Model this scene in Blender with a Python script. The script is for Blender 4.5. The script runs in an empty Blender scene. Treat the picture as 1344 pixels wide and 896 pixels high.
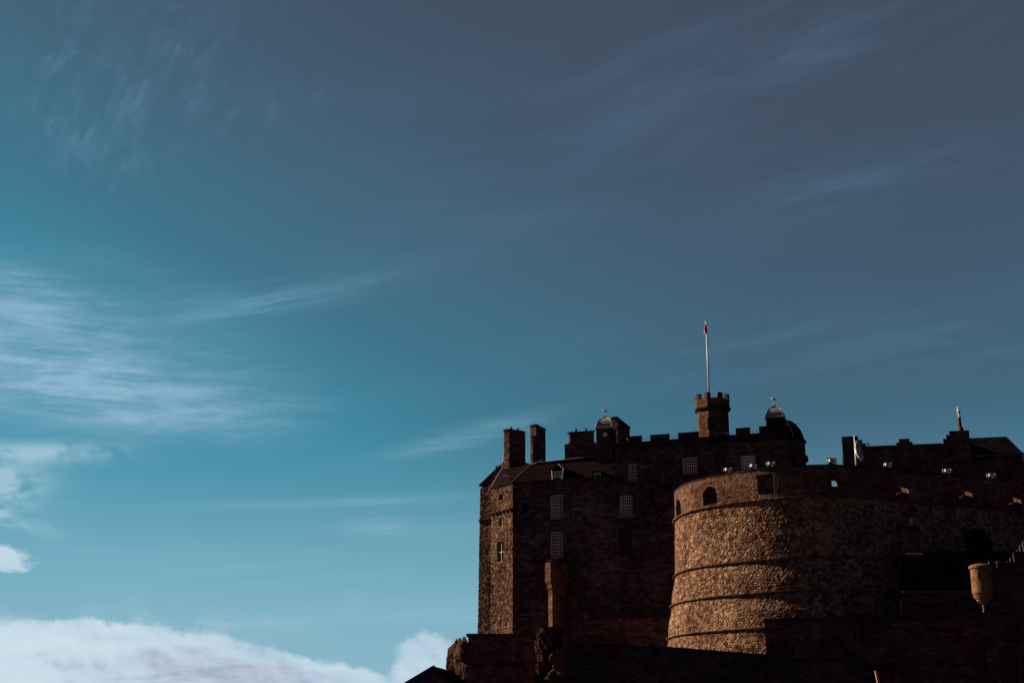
import bpy, math, random
import numpy as np
from mathutils import Vector

random.seed(7)
rng = np.random.default_rng(11)
scene = bpy.context.scene
col = scene.collection

# ------------------------------------------------------------------ camera
PITCH = math.radians(16.15)
FPX, EYE = 1820.0, 1.6
cam_d = bpy.data.cameras.new('camera')
cam = bpy.data.objects.new('camera', cam_d)
col.objects.link(cam)
cam.location = (0, 0, EYE)
cam.rotation_euler = (math.radians(90) + PITCH, 0, 0)
cam_d.sensor_width = 36.0
cam_d.lens = 36.0 * FPX / 1344.0
cam_d.clip_end = 20000
scene.camera = cam

# ------------------------------------------------------------------ sun
SUN_AZ = math.radians(-64.5)      # measured from +Y towards +X
SUN_EL = math.radians(26)
sdir = Vector((math.sin(SUN_AZ) * math.cos(SUN_EL), math.cos(SUN_AZ) * math.cos(SUN_EL), math.sin(SUN_EL)))
sd = bpy.data.lights.new('sun', 'SUN')
sd.energy = 5.0
sd.angle = math.radians(0.6)
sd.color = (1.0, 0.74, 0.50)
sun = bpy.data.objects.new('sun', sd)
col.objects.link(sun)
sun.rotation_euler = sdir.to_track_quat('Z', 'Y').to_euler()
sun.location = (-60, 60, 80)

# ------------------------------------------------------------------ world
world = bpy.data.worlds.new('World')
scene.world = world
world.use_nodes = True
NT = world.node_tree
NT.nodes.clear()


class Ex:
    """tiny expression helper over math nodes"""
    nt = None

    def __init__(s, v): s.v = v

    @classmethod
    def m(cls, op, *a, clamp=False):
        n = cls.nt.nodes.new('ShaderNodeMath'); n.operation = op; n.use_clamp = clamp
        for i, x in enumerate(a):
            x = x.v if isinstance(x, Ex) else x
            if isinstance(x, (int, float)): n.inputs[i].default_value = x
            else: cls.nt.links.new(x, n.inputs[i])
        return Ex(n.outputs[0])

    def __add__(s, o): return Ex.m('ADD', s, o)
    def __radd__(s, o): return Ex.m('ADD', o, s)
    def __sub__(s, o): return Ex.m('SUBTRACT', s, o)
    def __rsub__(s, o): return Ex.m('SUBTRACT', o, s)
    def __mul__(s, o): return Ex.m('MULTIPLY', s, o)
    __rmul__ = __mul__
    def __truediv__(s, o): return Ex.m('DIVIDE', s, o)


def sstep(x, a, b):
    n = Ex.nt.nodes.new('ShaderNodeMapRange'); n.interpolation_type = 'SMOOTHSTEP'
    Ex.nt.links.new(x.v, n.inputs['Value'])
    n.inputs['From Min'].default_value = a; n.inputs['From Max'].default_value = b
    return Ex(n.outputs[0])


def comb(x, y, z=0.0):
    n = Ex.nt.nodes.new('ShaderNodeCombineXYZ')
    for i, a in enumerate((x, y, z)):
        a = a.v if isinstance(a, Ex) else a
        if isinstance(a, (int, float)): n.inputs[i].default_value = a
        else: Ex.nt.links.new(a, n.inputs[i])
    return n.outputs[0]


def noise(vec, scale=1.0, detail=5, rough=0.55, dist=0.0, lac=2.0):
    n = Ex.nt.nodes.new('ShaderNodeTexNoise')
    Ex.nt.links.new(vec, n.inputs['Vector'])
    n.inputs['Scale'].default_value = scale; n.inputs['Detail'].default_value = detail
    n.inputs['Roughness'].default_value = rough; n.inputs['Distortion'].default_value = dist
    n.inputs['Lacunarity'].default_value = lac
    return Ex(n.outputs['Fac'])


def mixc(fac, a, b, blend='MIX'):
    n = Ex.nt.nodes.new('ShaderNodeMix'); n.data_type = 'RGBA'; n.blend_type = blend
    for k, x in ((0, fac), (6, a), (7, b)):
        x = x.v if isinstance(x, Ex) else x
        if isinstance(x, (int, float)): n.inputs[k].default_value = x
        elif isinstance(x, (tuple, list)): n.inputs[k].default_value = (*x[:3], 1)
        else: Ex.nt.links.new(x, n.inputs[k])
    return n.outputs[2]


def ramp(x, stops, interp='LINEAR'):
    n = Ex.nt.nodes.new('ShaderNodeValToRGB'); n.color_ramp.interpolation = interp
    e = n.color_ramp.elements
    while len(e) < len(stops): e.new(0.5)
    for i, (p, c) in enumerate(stops):
        e[i].position = p; e[i].color = (*c, 1)
    Ex.nt.links.new(x.v if isinstance(x, Ex) else x, n.inputs[0])
    return n.outputs[0]


def srgb(r, g, b):
    f = lambda c: (c / 255 / 12.92) if c / 255 <= 0.04045 else ((c / 255 + 0.055) / 1.055) ** 2.4
    return (f(r), f(g), f(b))


def build_sky():
    Ex.nt = NT
    tc = NT.nodes.new('ShaderNodeTexCoord')
    sep = NT.nodes.new('ShaderNodeSeparateXYZ')
    NT.links.new(tc.outputs['Generated'], sep.inputs[0])
    x, y, z = (Ex(sep.outputs[i]) for i in range(3))
    az = Ex.m('DEGREES', Ex.m('ARCTAN2', x, y))
    el = Ex.m('DEGREES', Ex.m('ARCSINE', z))
    # sky chart units: 31.8 to the degree, u grows to the right, w grows downward
    u = az * 32.6 + 672
    w = 448 - (el - 16.15) * 31.8
    # ---- clear sky
    g = Ex.m('MINIMUM', u * 0.42, 430.0)
    g = Ex.m('MAXIMUM', g, -250.0)
    bend = noise(comb(u / 900.0, w / 500.0), 1.0, 2, 0.5)
    q = w - g + (bend - 0.5) * 120
    clear = ramp((q + 500) / 1200.0, [
        (0.00, srgb(63, 73, 88)), (0.20, srgb(65, 79, 95)), (0.36, srgb(66, 89, 110)),
        (0.50, srgb(65, 102, 124)), (0.62, srgb(61, 115, 138)), (0.76, srgb(60, 136, 160)), (1.0, srgb(66, 150, 176))])
    haze = sstep(w, 540.0, 900.0)
    clear = mixc(haze * 0.92, clear, srgb(138, 184, 202))
    # ---- cirrus
    c = clear

    def blob(cx, cy, rx, ry, rot, k=1.0):
        a = math.radians(rot)
        dx, dy = u - cx, w - cy
        p = (dx * math.cos(a) + dy * math.sin(a)) / rx
        r = (dy * math.cos(a) - dx * math.sin(a)) / ry
        return Ex.m('EXPONENT', (p * p + r * r) * -1.0) * k

    def streak(rot, lx, ly, seed, rough=0.6, dist=0.6, wob=0.0):
        a = math.radians(rot)
        p = u * math.cos(a) + w * math.sin(a)
        r = w * math.cos(a) - u * math.sin(a)
        if wob:
            r = r + (noise(comb(u / 260.0, w / 160.0, seed + 9.0), 1, 2) - 0.5) * wob
        return noise(comb(p / lx, r / ly, seed), 1.0, 6, rough, dist)

    def fibre(rot, lx, ly, seed, wob=30.0):
        f = streak(rot, lx, ly, seed, 0.72, 0.1, wob)
        gaps = noise(comb(u / (lx * 1.3), w / (ly * 5.0), seed + 3.3), 1.0, 4, 0.6, 0.3)
        return sstep(f, 0.38, 0.70) * (sstep(gaps, 0.34, 0.62) * 0.75 + 0.25)

    # large thin veils, upper right
    s1 = streak(-14, 330, 60, 1.3, 0.55, 0.2, 90)
    env = blob(820, 150, 520, 95, -13) + blob(1250, 60, 300, 60, -12, 0.7) + blob(500, 320, 400, 50, -16, 0.55) + blob(900, 330, 420, 60, -10, 0.45)
    c = mixc(env * sstep(s1, 0.36, 0.72) * (fibre(-15, 190, 13, 61.0, 60) * 0.4 + 0.65) * 0.46, c, srgb(80, 107, 136))
    s2 = streak(-7, 300, 34, 4.1, 0.55, 0.15, 40)
    env = blob(880, 478, 330, 36, -5) + blob(1290, 470, 170, 36, -6) + blob(1180, 260, 260, 26, -8, 0.8) + blob(640, 300, 300, 30, -12, 0.5)
    c = mixc(env * sstep(s2, 0.36, 0.70) * (fibre(-7, 150, 8, 66.0) * 0.6 + 0.45) * 0.36, c, srgb(96, 138, 170))
    # wisps in the upper left
    s3 = streak(-58, 75, 26, 7.7, 0.62, 0.4, 60)
    env = blob(70, 200, 85, 62, 25) + blob(190, 110, 110, 80, -50, 0.5) + blob(300, 165, 90, 22, -18, 0.4) + blob(20, 70, 60, 110, 0, 0.4)
    c = mixc(env * (sstep(s3, 0.46, 0.80) * 0.5 + sstep(noise(comb((u + w * 0.5) / 34.0, (w - u * 0.3) / 60.0, 70.0), 1.0, 8, 0.64, 0.25), 0.46, 0.76) * 0.75) * 0.66, c, srgb(104, 142, 172))
    # bright cirrus sheet at the left
    s4 = streak(-2, 120, 20, 2.2, 0.62, 0.22, 40)
    s4b = noise(comb(u / 170.0, w / 90.0, 3.0), 1, 3)
    env = blob(40, 505, 220, 74, 3) + blob(190, 545, 150, 36, 2, 0.75) + blob(10, 425, 90, 40, 10, 0.6)
    env = env * sstep(w - u * 0.02 + (s4b - 0.5) * 60, 640.0, 560.0)
    f4 = fibre(-1, 62, 7.5, 72.0, 22)
    c = mixc(Ex.m('MINIMUM', env * (sstep(s4, 0.26, 0.78) * 0.62 + f4 * 0.34 + 0.17), 0.85), c, srgb(150, 186, 212))
    # feather running up to the right of it
    s5 = streak(-12, 150, 16, 5.5, 0.6, 0.3, 30)
    env = blob(360, 398, 150, 19, -13) + blob(250, 425, 90, 26, -4, 0.8) + blob(130, 370, 120, 20, 8, 0.35)
    c = mixc(env * (sstep(s5, 0.34, 0.72) * 0.45 + fibre(-13, 80, 6, 75.0) * 0.5 + 0.1) * 0.52, c, srgb(118, 164, 190))
    # small streaks over the castle and mid sky
    s6 = streak(-4, 240, 11, 8.8, 0.5, 0.15, 26)
    env = (blob(610, 573, 95, 13, -14, 1.0) + blob(460, 660, 190, 6, -3, 0.8) + blob(490, 690, 60, 13, 4, 0.9)
           + blob(560, 800, 220, 14, -2, 0.8) + blob(650, 690, 180, 20, -3, 0.4) + blob(300, 745, 300, 30, 0, 0.35))
    c = mixc(env * (sstep(s6, 0.28, 0.66) * 0.5 + fibre(-3, 90, 5, 78.0, 16) * 0.5 + 0.12) * 0.40, c, srgb(160, 198, 216))
    # soft fragments at the left rim
    s7 = noise(comb(u / 60.0, w / 26.0, 12.0), 1.0, 6, 0.58, 0.5)
    env = blob(0, 655, 58, 34, 0) + blob(62, 612, 85, 12, -4, 0.75) + blob(6, 694, 60, 9, 12, 0.8)
    c = mixc(Ex.m('MINIMUM', env * sstep(s7, 0.30, 0.62) * 1.15, 0.9), c, srgb(160, 196, 214))
    # ---- cumulus: lump by the frame edge, long bank, puff by the castle
    n1 = noise(comb(u / 120.0, w / 75.0, 20.0), 1.0, 7, 0.56, 0.25)
    n2 = noise(comb(u / 260.0, w / 60.0, 31.0), 1.0, 5, 0.5, 0.3)
    edge = Ex.m('MINIMUM', 807 + u * u * 0.00026, 882.0)
    n3 = noise(comb(u / 26.0, w / 20.0, 25.0), 1.0, 6, 0.62, 0.15)
    soft = sstep(noise(comb(u / 150.0, w / 90.0, 28.0), 1, 3), 0.4, 0.62)
    prof = w - edge + (n1 - 0.5) * 80 + (n3 - 0.5) * 26
    bank = sstep(prof, -4.0, 10.0) * (1.0 - soft * 0.6) + sstep(prof, -26.0, 30.0) * soft * 0.6
    pb = blob(566, 872, 66, 46, 8)
    puff = sstep(pb + (n1 - 0.5) * 1.5 * sstep(pb, 0.05, 0.3) + (n3 - 0.5) * 0.5 * sstep(pb, 0.05, 0.3), 0.28, 0.56)
    lb = blob(4, 740, 46, 17, 8)
    lump = sstep(lb + (n2 - 0.5) * 1.1 * sstep(lb, 0.03, 0.3) + (n3 - 0.5) * 1.0 * sstep(lb, 0.03, 0.3), 0.28, 0.68)
    low = sstep(w, 930.0, 990.0)
    wis = sstep(n2 + (n1 - 0.5) * 0.8, 0.46, 0.75) * sstep(w, 760.0, 850.0) * sstep(u, 760.0, 600.0) * 0.6
    dens = Ex.m('MAXIMUM', Ex.m('MAXIMUM', bank, puff * 0.95), Ex.m('MAXIMUM', lump * 0.85, Ex.m('MAXIMUM', low, wis)))
    warm = ramp(sstep(u, 0.0, 560.0), [(0, srgb(192, 216, 230)), (0.5, srgb(180, 204, 222)), (1, srgb(172, 200, 218))])
    grey = (sstep(noise(comb(u / 200.0, w / 36.0, 44.0), 1.0, 5, 0.55, 0.4), 0.36, 0.58)
            * sstep(w - edge, 10.0, 36.0) * sstep(u, 60.0, 260.0))
    n1b = noise(comb((u - 7.0) / 120.0, (w + 9.0) / 75.0, 20.0), 1.0, 7, 0.56, 0.25)
    relief = Ex.m('ADD', (n1b - n1) * 3.2 + (n3 - 0.5) * 0.5, 0.5, clamp=True)
    cloudc = mixc(grey * 0.85, warm, srgb(138, 146, 178))
    cloudc = mixc(relief * 0.55, cloudc, srgb(222, 236, 243))
    cloudc = mixc(sstep(n1b - n1, 0.02, 0.14) * 0.0 + sstep(n1 - n1b, 0.03, 0.16) * 0.45, cloudc, srgb(156, 180, 202))
    c = mixc(dens, c, cloudc)
    # ---- unseen sky behind the viewer, made dull purple to tint the shade
    away = sstep(Ex.m('ABSOLUTE', az), 34.0, 85.0)
    veil = noise(comb(x * 2.0, y * 2.0, z * 4.0), 1.0, 5)
    dull = mixc(veil, srgb(27, 25, 50), srgb(50, 44, 84))
    c = mixc(away * 0.93, c, dull)
    c = mixc(sstep(el, 34.0, 60.0) * 0.9, c, dull)
    # ---- physical sky, a small share of the light
    st = NT.nodes.new('ShaderNodeTexSky'); st.sky_type = 'NISHITA'; st.sun_disc = False
    st.sun_elevation = SUN_EL; st.sun_rotation = SUN_AZ
    st.dust_density = 1.0
    c1 = mixc(1.0, c, (10.0, 10.0, 10.0), 'MULTIPLY')
    fin = mixc(0.015, c1, st.outputs[0])
    bg = NT.nodes.new('ShaderNodeBackground'); bg.inputs[1].default_value = 0.05
    NT.links.new(fin, bg.inputs[0])
    out = NT.nodes.new('ShaderNodeOutputWorld')
    NT.links.new(bg.outputs[0], out.inputs[0])


build_sky()
world.cycles.sampling_method = 'MANUAL'
world.cycles.sample_map_resolution = 512

scene.view_settings.view_transform = 'Standard'
scene.view_settings.look = 'None'
scene.view_settings.exposure = 1.0
scene.view_settings.gamma = 1.0
scene.view_settings.use_curve_mapping = False

# ------------------------------------------------------------------ sight lines (plan -> place)
def ray(px, py):
    dx = (px - 672) / FPX; dy = (448 - py) / FPX
    return (dx, math.cos(PITCH) - dy * math.sin(PITCH), math.sin(PITCH) + dy * math.cos(PITCH))


def atY(px, py, Y):
    r = ray(px, py); t = Y / r[1]
    return Vector((r[0] * t, Y, EYE + r[2] * t))


def atZ(px, py, Z):
    r = ray(px, py); t = (Z - EYE) / r[2]
    return Vector((r[0] * t, r[1] * t, Z))


class Frame:
    """a facade frame: s along it, v into the building, z up"""
    def __init__(f, ox, oy, deg):
        a = math.radians(deg); f.o = (ox, oy); f.u = (math.cos(a), -math.sin(a)); f.n = (math.sin(a), math.cos(a))

    def __call__(f, s, v, z):
        return Vector((f.o[0] + f.u[0] * s + f.n[0] * v, f.o[1] + f.u[1] * s + f.n[1] * v, z))

    def at(f, px, py, v=0.0):
        ox, oy = f.o[0] + f.n[0] * v, f.o[1] + f.n[1] * v
        r = ray(px, py)
        t = (ox * f.n[0] + oy * f.n[1]) / (r[0] * f.n[0] + r[1] * f.n[1])
        x, y = r[0] * t, r[1] * t
        return ((x - ox) * f.u[0] + (y - oy) * f.u[1], EYE + r[2] * t)


# ------------------------------------------------------------------ mesh building
class MB:
    def __init__(m): m.v = []; m.f = []; m.col = None

    def add(m, pts, faces):
        b = len(m.v); m.v += [tuple(p) for p in pts]; m.f += [tuple(b + i for i in f) for f in faces]; return m

    def quad(m, a, b, c, d): return m.add([a, b, c, d], [(0, 1, 2, 3)])

    def hexa(m, p):   # 8 points: bottom ring then top ring
        return m.add(p, [(3, 2, 1, 0), (4, 5, 6, 7), (0, 1, 5, 4), (1, 2, 6, 5), (2, 3, 7, 6), (3, 0, 4, 7)])

    def box(m, fr, s0, s1, v0, v1, z0, z1):
        P = fr
        return m.hexa([P(s0, v0, z0), P(s1, v0, z0), P(s1, v1, z0), P(s0, v1, z0),
                       P(s0, v0, z1), P(s1, v0, z1), P(s1, v1, z1), P(s0, v1, z1)])

    def prism(m, plan, z0, z1, top=None):
        """plan: list of (x, y) counter-clockwise; top: plan of the top ring"""
        n = len(plan); t = top or plan
        zz0 = z0 if isinstance(z0, (list, tuple)) else [z0] * n
        zz1 = z1 if isinstance(z1, (list, tuple)) else [z1] * n
        pts = [(x, y, zz0[i]) for i, (x, y) in enumerate(plan)] + [(x, y, zz1[i]) for i, (x, y) in enumerate(t)]
        fs = [(i, (i + 1) % n, n + (i + 1) % n, n + i) for i in range(n)]
        fs += [tuple(range(n - 1, -1, -1)), tuple(range(n, 2 * n))]
        return m.add(pts, fs)

    def lathe(m, cx, cy, prof, n=24, rot=0.0, squash=1.0):
        b = []
        for r, z in prof:
            b.append([(cx + r * math.cos(rot + 2 * math.pi * k / n), cy + r * math.sin(rot + 2 * math.pi * k / n) * squash, z) for k in range(n)])
        pts = [p for ring in b for p in ring]
        fs = []
        for i in range(len(prof) - 1):
            for k in range(n):
                k2 = (k + 1) % n
                fs.append((i * n + k, i * n + k2, (i + 1) * n + k2, (i + 1) * n + k))
        fs.append(tuple(range(n - 1, -1, -1))); L = (len(prof) - 1) * n
        fs.append(tuple(L + k for k in range(n)))
        return m.add(pts, fs)

    def tube(m, a, b, r0, r1=None, n=8):
        a, b = Vector(a), Vector(b); r1 = r0 if r1 is None else r1
        d = (b - a).normalized(); x = d.orthogonal().normalized(); y = d.cross(x)
        pts = [c + (x * math.cos(t) + y * math.sin(t)) * r for c, r in ((a, r0), (b, r1)) for t in [2 * math.pi * k / n for k in range(n)]]
        fs = [(k, (k + 1) % n, n + (k + 1) % n, n + k) for k in range(n)] + [tuple(range(n - 1, -1, -1)), tuple(range(n, 2 * n))]
        return m.add(pts, fs)

    def wall(m, P, s0, s1, z0, z1, holes=(), depth=0.35, ds=None, thick=None):
        """sheet with rectangular holes and reveals; thick: also a back face (open holes)"""
        S = {s0, s1}; Z = {z0, z1}
        for h in holes: S |= {h[0], h[1]}; Z |= {h[2], h[3]}
        S = sorted(S); Z = sorted(Z)
        if ds:
            T = []
            for a, b in zip(S, S[1:]):
                k = max(1, math.ceil((b - a) / ds)); T += [a + (b - a) * i / k for i in range(k)]
            S = T + [S[-1]]
        inh = lambda s, z: any(h[0] < s < h[1] and h[2] < z < h[3] for h in holes)
        for a, b in zip(S, S[1:]):
            for c, d in zip(Z, Z[1:]):
                if inh((a + b) / 2, (c + d) / 2): continue
                m.quad(P(a, 0, c), P(b, 0, c), P(b, 0, d), P(a, 0, d))
                if thick: m.quad(P(b, thick, c), P(a, thick, c), P(a, thick, d), P(b, thick, d))
        if thick:
            for a, b in zip(S, S[1:]):
                m.quad(P(a, 0, z1), P(b, 0, z1), P(b, thick, z1), P(a, thick, z1))
        dd = thick or depth
        for h in holes:
            a, b, c, d = h
            sub = [x for x in S if a <= x <= b]
            m.quad(P(a, 0, c), P(a, 0, d), P(a, dd, d), P(a, dd, c))
            m.quad(P(b, 0, d), P(b, 0, c), P(b, dd, c), P(b, dd, d))
            for e, f in zip(sub, sub[1:]):
                m.quad(P(e, 0, d), P(f, 0, d), P(f, dd, d), P(e, dd, d))
                m.quad(P(f, 0, c), P(e, 0, c), P(e, dd, c), P(f, dd, c))
        return m

    def arch(m, P, a, b, z_spring, z_top, dd, n=10):
        """fills the corners of a rectangular opening a..b so that it ends in an arch"""
        c, r = (a + b) / 2, (b - a) / 2; h = z_top - z_spring
        pt = [(c - r * math.cos(math.pi * k / n), z_spring + h * math.sin(math.pi * k / n)) for k in range(n + 1)]
        for (s, z), (s2, z2) in zip(pt, pt[1:]):
            m.quad(P(s, 0.002, z), P(s2, 0.002, z2), P(s2, 0.002, z_top), P(s, 0.002, z_top))
            m.quad(P(s2, dd - .002, z2), P(s, dd - .002, z), P(s, dd - .002, z_top), P(s2, dd - .002, z_top))
            m.quad(P(s, 0.002, z), P(s, dd - .002, z), P(s2, dd - .002, z2), P(s2, 0.002, z2))
        return m


def emit(name, mb, mat, parent=None, smooth=False):
    vs = np.array(mb.v, dtype=float)
    lo, hi = vs.min(0), vs.max(0)
    c = Vector(((lo[0] + hi[0]) / 2, (lo[1] + hi[1]) / 2, lo[2]))
    me = bpy.data.meshes.new(name)
    me.from_pydata([tuple(p) for p in (vs - np.array(c))], [], mb.f)
    if mb.col is not None:
        at = me.color_attributes.new('stone_tint', 'FLOAT_COLOR', 'POINT')
        at.data.foreach_set('color', np.asarray(mb.col, dtype=np.float32).ravel())
    me.materials.append(mat)
    if smooth:
        me.polygons.foreach_set('use_smooth', [True] * len(me.polygons))
    me.update()
    o = bpy.data.objects.new(name, me)
    col.objects.link(o)
    if parent is not None:
        o.parent = parent
        w = Vector((0, 0, 0)); q = parent
        while q is not None: w = w + q.location; q = q.parent
        o.location = c - w
    else:
        o.location = c
    return o


def tag(o, label=None, cat=None, group=None, kind=None):
    for k, v in (('label', label), ('category', cat), ('group', group), ('kind', kind)):
        if v: o[k] = v
    return o


def thing(name, loc, label, cat, group=None):
    o = bpy.data.objects.new(name, None); col.objects.link(o); o.location = loc
    o.empty_display_size = 0.3
    return tag(o, label, cat, group)


def copy_thing(root, loc, label):
    r = root.copy(); col.objects.link(r); r.location = loc; r['label'] = label
    for ch in root.children:
        c = ch.copy(); col.objects.link(c); c.parent = r
        for g in ch.children:
            d = g.copy(); col.objects.link(d); d.parent = c
    return r


# ------------------------------------------------------------------ materials
def new_mat(name):
    m = bpy.data.materials.new(name); m.use_nodes = True
    nt = m.node_tree; Ex.nt = nt
    b = nt.nodes['Principled BSDF']
    return m, nt, b


def setin(nt, b, key, v):
    v = v.v if isinstance(v, Ex) else v
    if isinstance(v, (int, float)): b.inputs[key].default_value = v
    elif isinstance(v, tuple): b.inputs[key].default_value = (*v[:3], 1)
    else: nt.links.new(v, b.inputs[key])


def bump(nt, b, h, strength=0.6, dist=0.1):
    n = nt.nodes.new('ShaderNodeBump'); n.inputs['Strength'].default_value = strength; n.inputs['Distance'].default_value = dist
    nt.links.new(h.v if isinstance(h, Ex) else h, n.inputs['Height'])
    nt.links.new(n.outputs[0], b.inputs['Normal'])


def pos_xyz(nt):
    g = nt.nodes.new('ShaderNodeNewGeometry'); s = nt.nodes.new('ShaderNodeSeparateXYZ')
    nt.links.new(g.outputs['Position'], s.inputs[0])
    return g.outputs['Position'], Ex(s.outputs[0]), Ex(s.outputs[1]), Ex(s.outputs[2])


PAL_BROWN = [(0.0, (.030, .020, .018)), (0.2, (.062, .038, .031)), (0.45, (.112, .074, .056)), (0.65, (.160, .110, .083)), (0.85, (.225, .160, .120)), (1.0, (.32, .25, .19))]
PAL_SHADED = [(0.0, (.017, .012, .015)), (0.3, (.046, .033, .037)), (0.6, (.098, .070, .072)), (0.85, (.165, .118, .112)), (1.0, (.27, .21, .19))]  # dark purple shade of the sunless walls put into the stone colour


def stone(name, pal, w=0.55, h=0.30, bump_d=0.10, bump_s=0.8, tint=(1, 1, 1), rnd=1.0, joint=0.07, coarse=0.5):
    """rubble or squared masonry: 3D cells flattened to courses"""
    m, nt, b = new_mat(name)
    _, x, y, z = pos_xyz(nt)
    wob = noise(comb(x, y, z), 1.3, 3)
    vec = comb(x / w + wob * 0.5, y / w + wob * 0.5, z / h + wob * 0.35)
    vor = nt.nodes.new('ShaderNodeTexVoronoi'); vor.feature = 'F1'; vor.inputs['Scale'].default_value = 1.0
    vor.inputs['Randomness'].default_value = rnd
    nt.links.new(vec, vor.inputs['Vector'])
    ve = nt.nodes.new('ShaderNodeTexVoronoi'); ve.feature = 'DISTANCE_TO_EDGE'; ve.inputs['Scale'].default_value = 1.0
    ve.inputs['Randomness'].default_value = rnd
    nt.links.new(vec, ve.inputs['Vector'])
    sc = nt.nodes.new('ShaderNodeSeparateColor'); nt.links.new(vor.outputs['Color'], sc.inputs[0])
    cell = Ex(sc.outputs[0])
    big = noise(comb(x, y, z), 0.11, 5, 0.6)
    mid = noise(comb(x, y, z), 0.7, 5, 0.6)
    val = cell * coarse + (big - 0.5) * 1.1 + (mid - 0.5) * 0.9 + (0.5 - coarse * 0.5)
    c = ramp(val, pal)
    c = mixc(sstep(Ex(ve.outputs[0]), joint, 0.0) * 0.8, c, (.035, .022, .02))
    fine = noise(comb(x, y, z), 9.0, 4, 0.6)
    c = mixc((fine - 0.3) * 0.6, c, (.3, .22, .17), 'MULTIPLY')
    c = mixc(1.0, c, tint, 'MULTIPLY')
    setin(nt, b, 'Base Color', c); b.inputs['Roughness'].default_value = 0.95
    b.inputs['Specular IOR Level'].default_value = 0.0
    hgt = sstep(Ex(ve.outputs[0]), 0.0, 0.22) * 0.7 + Ex(sc.outputs[1]) * 0.35 + fine * 0.35
    bump(nt, b, hgt, bump_s, bump_d)
    return m


def stone_attr(name, pal, tint=(1, 1, 1)):
    """masonry whose stones are modelled in the mesh; each carries its own tint"""
    m, nt, b = new_mat(name)
    at = nt.nodes.new('ShaderNodeAttribute'); at.attribute_name = 'stone_tint'
    sc = nt.nodes.new('ShaderNodeSeparateColor'); nt.links.new(at.outputs['Color'], sc.inputs[0])
    cell, mort = Ex(sc.outputs[0]), Ex(sc.outputs[1])
    _, x, y, z = pos_xyz(nt)
    big = noise(comb(x, y, z * 0.6), 0.16, 5, 0.65)
    run = noise(comb(x * 1.0, y * 1.0, z * 0.10), 0.9, 4, 0.6)
    fine = noise(comb(x, y, z), 6.0, 5, 0.65)
    val = cell * 0.75 + (big - 0.5) * 0.95 + (run - 0.5) * 0.75 + (fine - 0.5) * 0.6 + 0.15
    c = ramp(val, pal)
    c = mixc(mort * 0.75, c, (.05, .032, .026))
    runs = sstep(noise(comb(x * 1.6, y * 1.6, z * 0.12), 0.8, 5, 0.65), 0.56, 0.72)
    c = mixc(runs * 0.5, c, (.07, .046, .038))
    patch = sstep(noise(comb(x, y, z * 1.4), 0.28, 3, 0.5, 0.4), 0.60, 0.66)
    c = mixc(patch * 0.35, c, (.26, .19, .14))
    c = mixc(1.0, c, tint, 'MULTIPLY')
    setin(nt, b, 'Base Color', c); b.inputs['Roughness'].default_value = 0.95
    b.inputs['Specular IOR Level'].default_value = 0.0
    bump(nt, b, fine, 0.6, 0.06)
    return m


def slate(name, c0, c1, rowh=0.16):
    m, nt, b = new_mat(name)
    _, x, y, z = pos_xyz(nt)
    br = nt.nodes.new('ShaderNodeTexBrick')
    nt.links.new(comb((x + y * 0.3) * 1.0, z * 1.0), br.inputs['Vector'])
    br.inputs['Scale'].default_value = 1.0; br.inputs['Brick Width'].default_value = 0.32; br.inputs['Row Height'].default_value = rowh
    br.inputs['Mortar Size'].default_value = 0.012; br.inputs['Color1'].default_value = (*c0, 1); br.inputs['Color2'].default_value = (*c1, 1)
    br.inputs['Mortar'].default_value = (.01, .01, .012, 1)
    n = noise(comb(x, y, z), 0.9, 5, 0.6)
    c = mixc((n - 0.3) * 0.9, br.outputs['Color'], (.35, .33, .33), 'MULTIPLY')
    setin(nt, b, 'Base Color', c); b.inputs['Roughness'].default_value = 0.75
    b.inputs['Specular IOR Level'].default_value = 0.0
    bump(nt, b, Ex(br.outputs['Fac']) * -1.0 + n * 0.4, 0.5, 0.03)
    return m


def plain(name, color, rough=0.7, metal=0.0, var=0.35, scale=3.0, bs=0.2):
    m, nt, b = new_mat(name)
    _, x, y, z = pos_xyz(nt)
    n = noise(comb(x, y, z), scale, 5, 0.6)
    dk = tuple(k * (1 - var) for k in color)
    c = mixc(sstep(n, 0.3, 0.7), color, dk)
    setin(nt, b, 'Base Color', c); b.inputs['Roughness'].default_value = rough; b.inputs['Metallic'].default_value = metal
    b.inputs['Specular IOR Level'].default_value = 0.3
    bump(nt, b, n, bs, 0.02)
    return m


M = {}
M['palace'] = stone('palace_masonry_shaded', PAL_SHADED, 0.62, 0.34, 0.12, 0.9, joint=0.05, coarse=0.5)  # front walls: palace stone with their shade put into its colour
M['palace_lit'] = stone_attr('palace_rubble_sunlit', PAL_BROWN, (0.84, 0.77, 0.75))  # left faces: lighter sunlit copy of the palace stone
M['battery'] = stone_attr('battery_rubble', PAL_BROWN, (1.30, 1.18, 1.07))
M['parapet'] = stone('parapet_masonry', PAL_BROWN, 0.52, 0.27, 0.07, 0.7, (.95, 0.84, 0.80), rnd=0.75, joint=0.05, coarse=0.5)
M['curtain'] = stone('curtain_masonry', PAL_SHADED, 0.6, 0.30, 0.08, 0.7, (0.85, 0.75, 0.85), joint=0.05, coarse=0.4)
M['gate'] = stone('gate_masonry', PAL_SHADED, 0.7, 0.28, 0.07, 0.6, (.92, 0.76, 0.80), joint=0.04, coarse=0.4)
M['tower'] = stone('tower_masonry', PAL_BROWN, 0.6, 0.34, 0.03, 0.35, (.95, 0.81, 0.73), joint=0.04, coarse=0.4)
M['ashlar'] = stone('dressed_stone', [(0, (.22, .14, .09)), (0.5, (.33, .225, .155)), (1, (.46, .32, .22))], 0.55, 0.30, 0.015, 0.35, (.70, .59, .52), joint=0.06, coarse=0.4)
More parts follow.
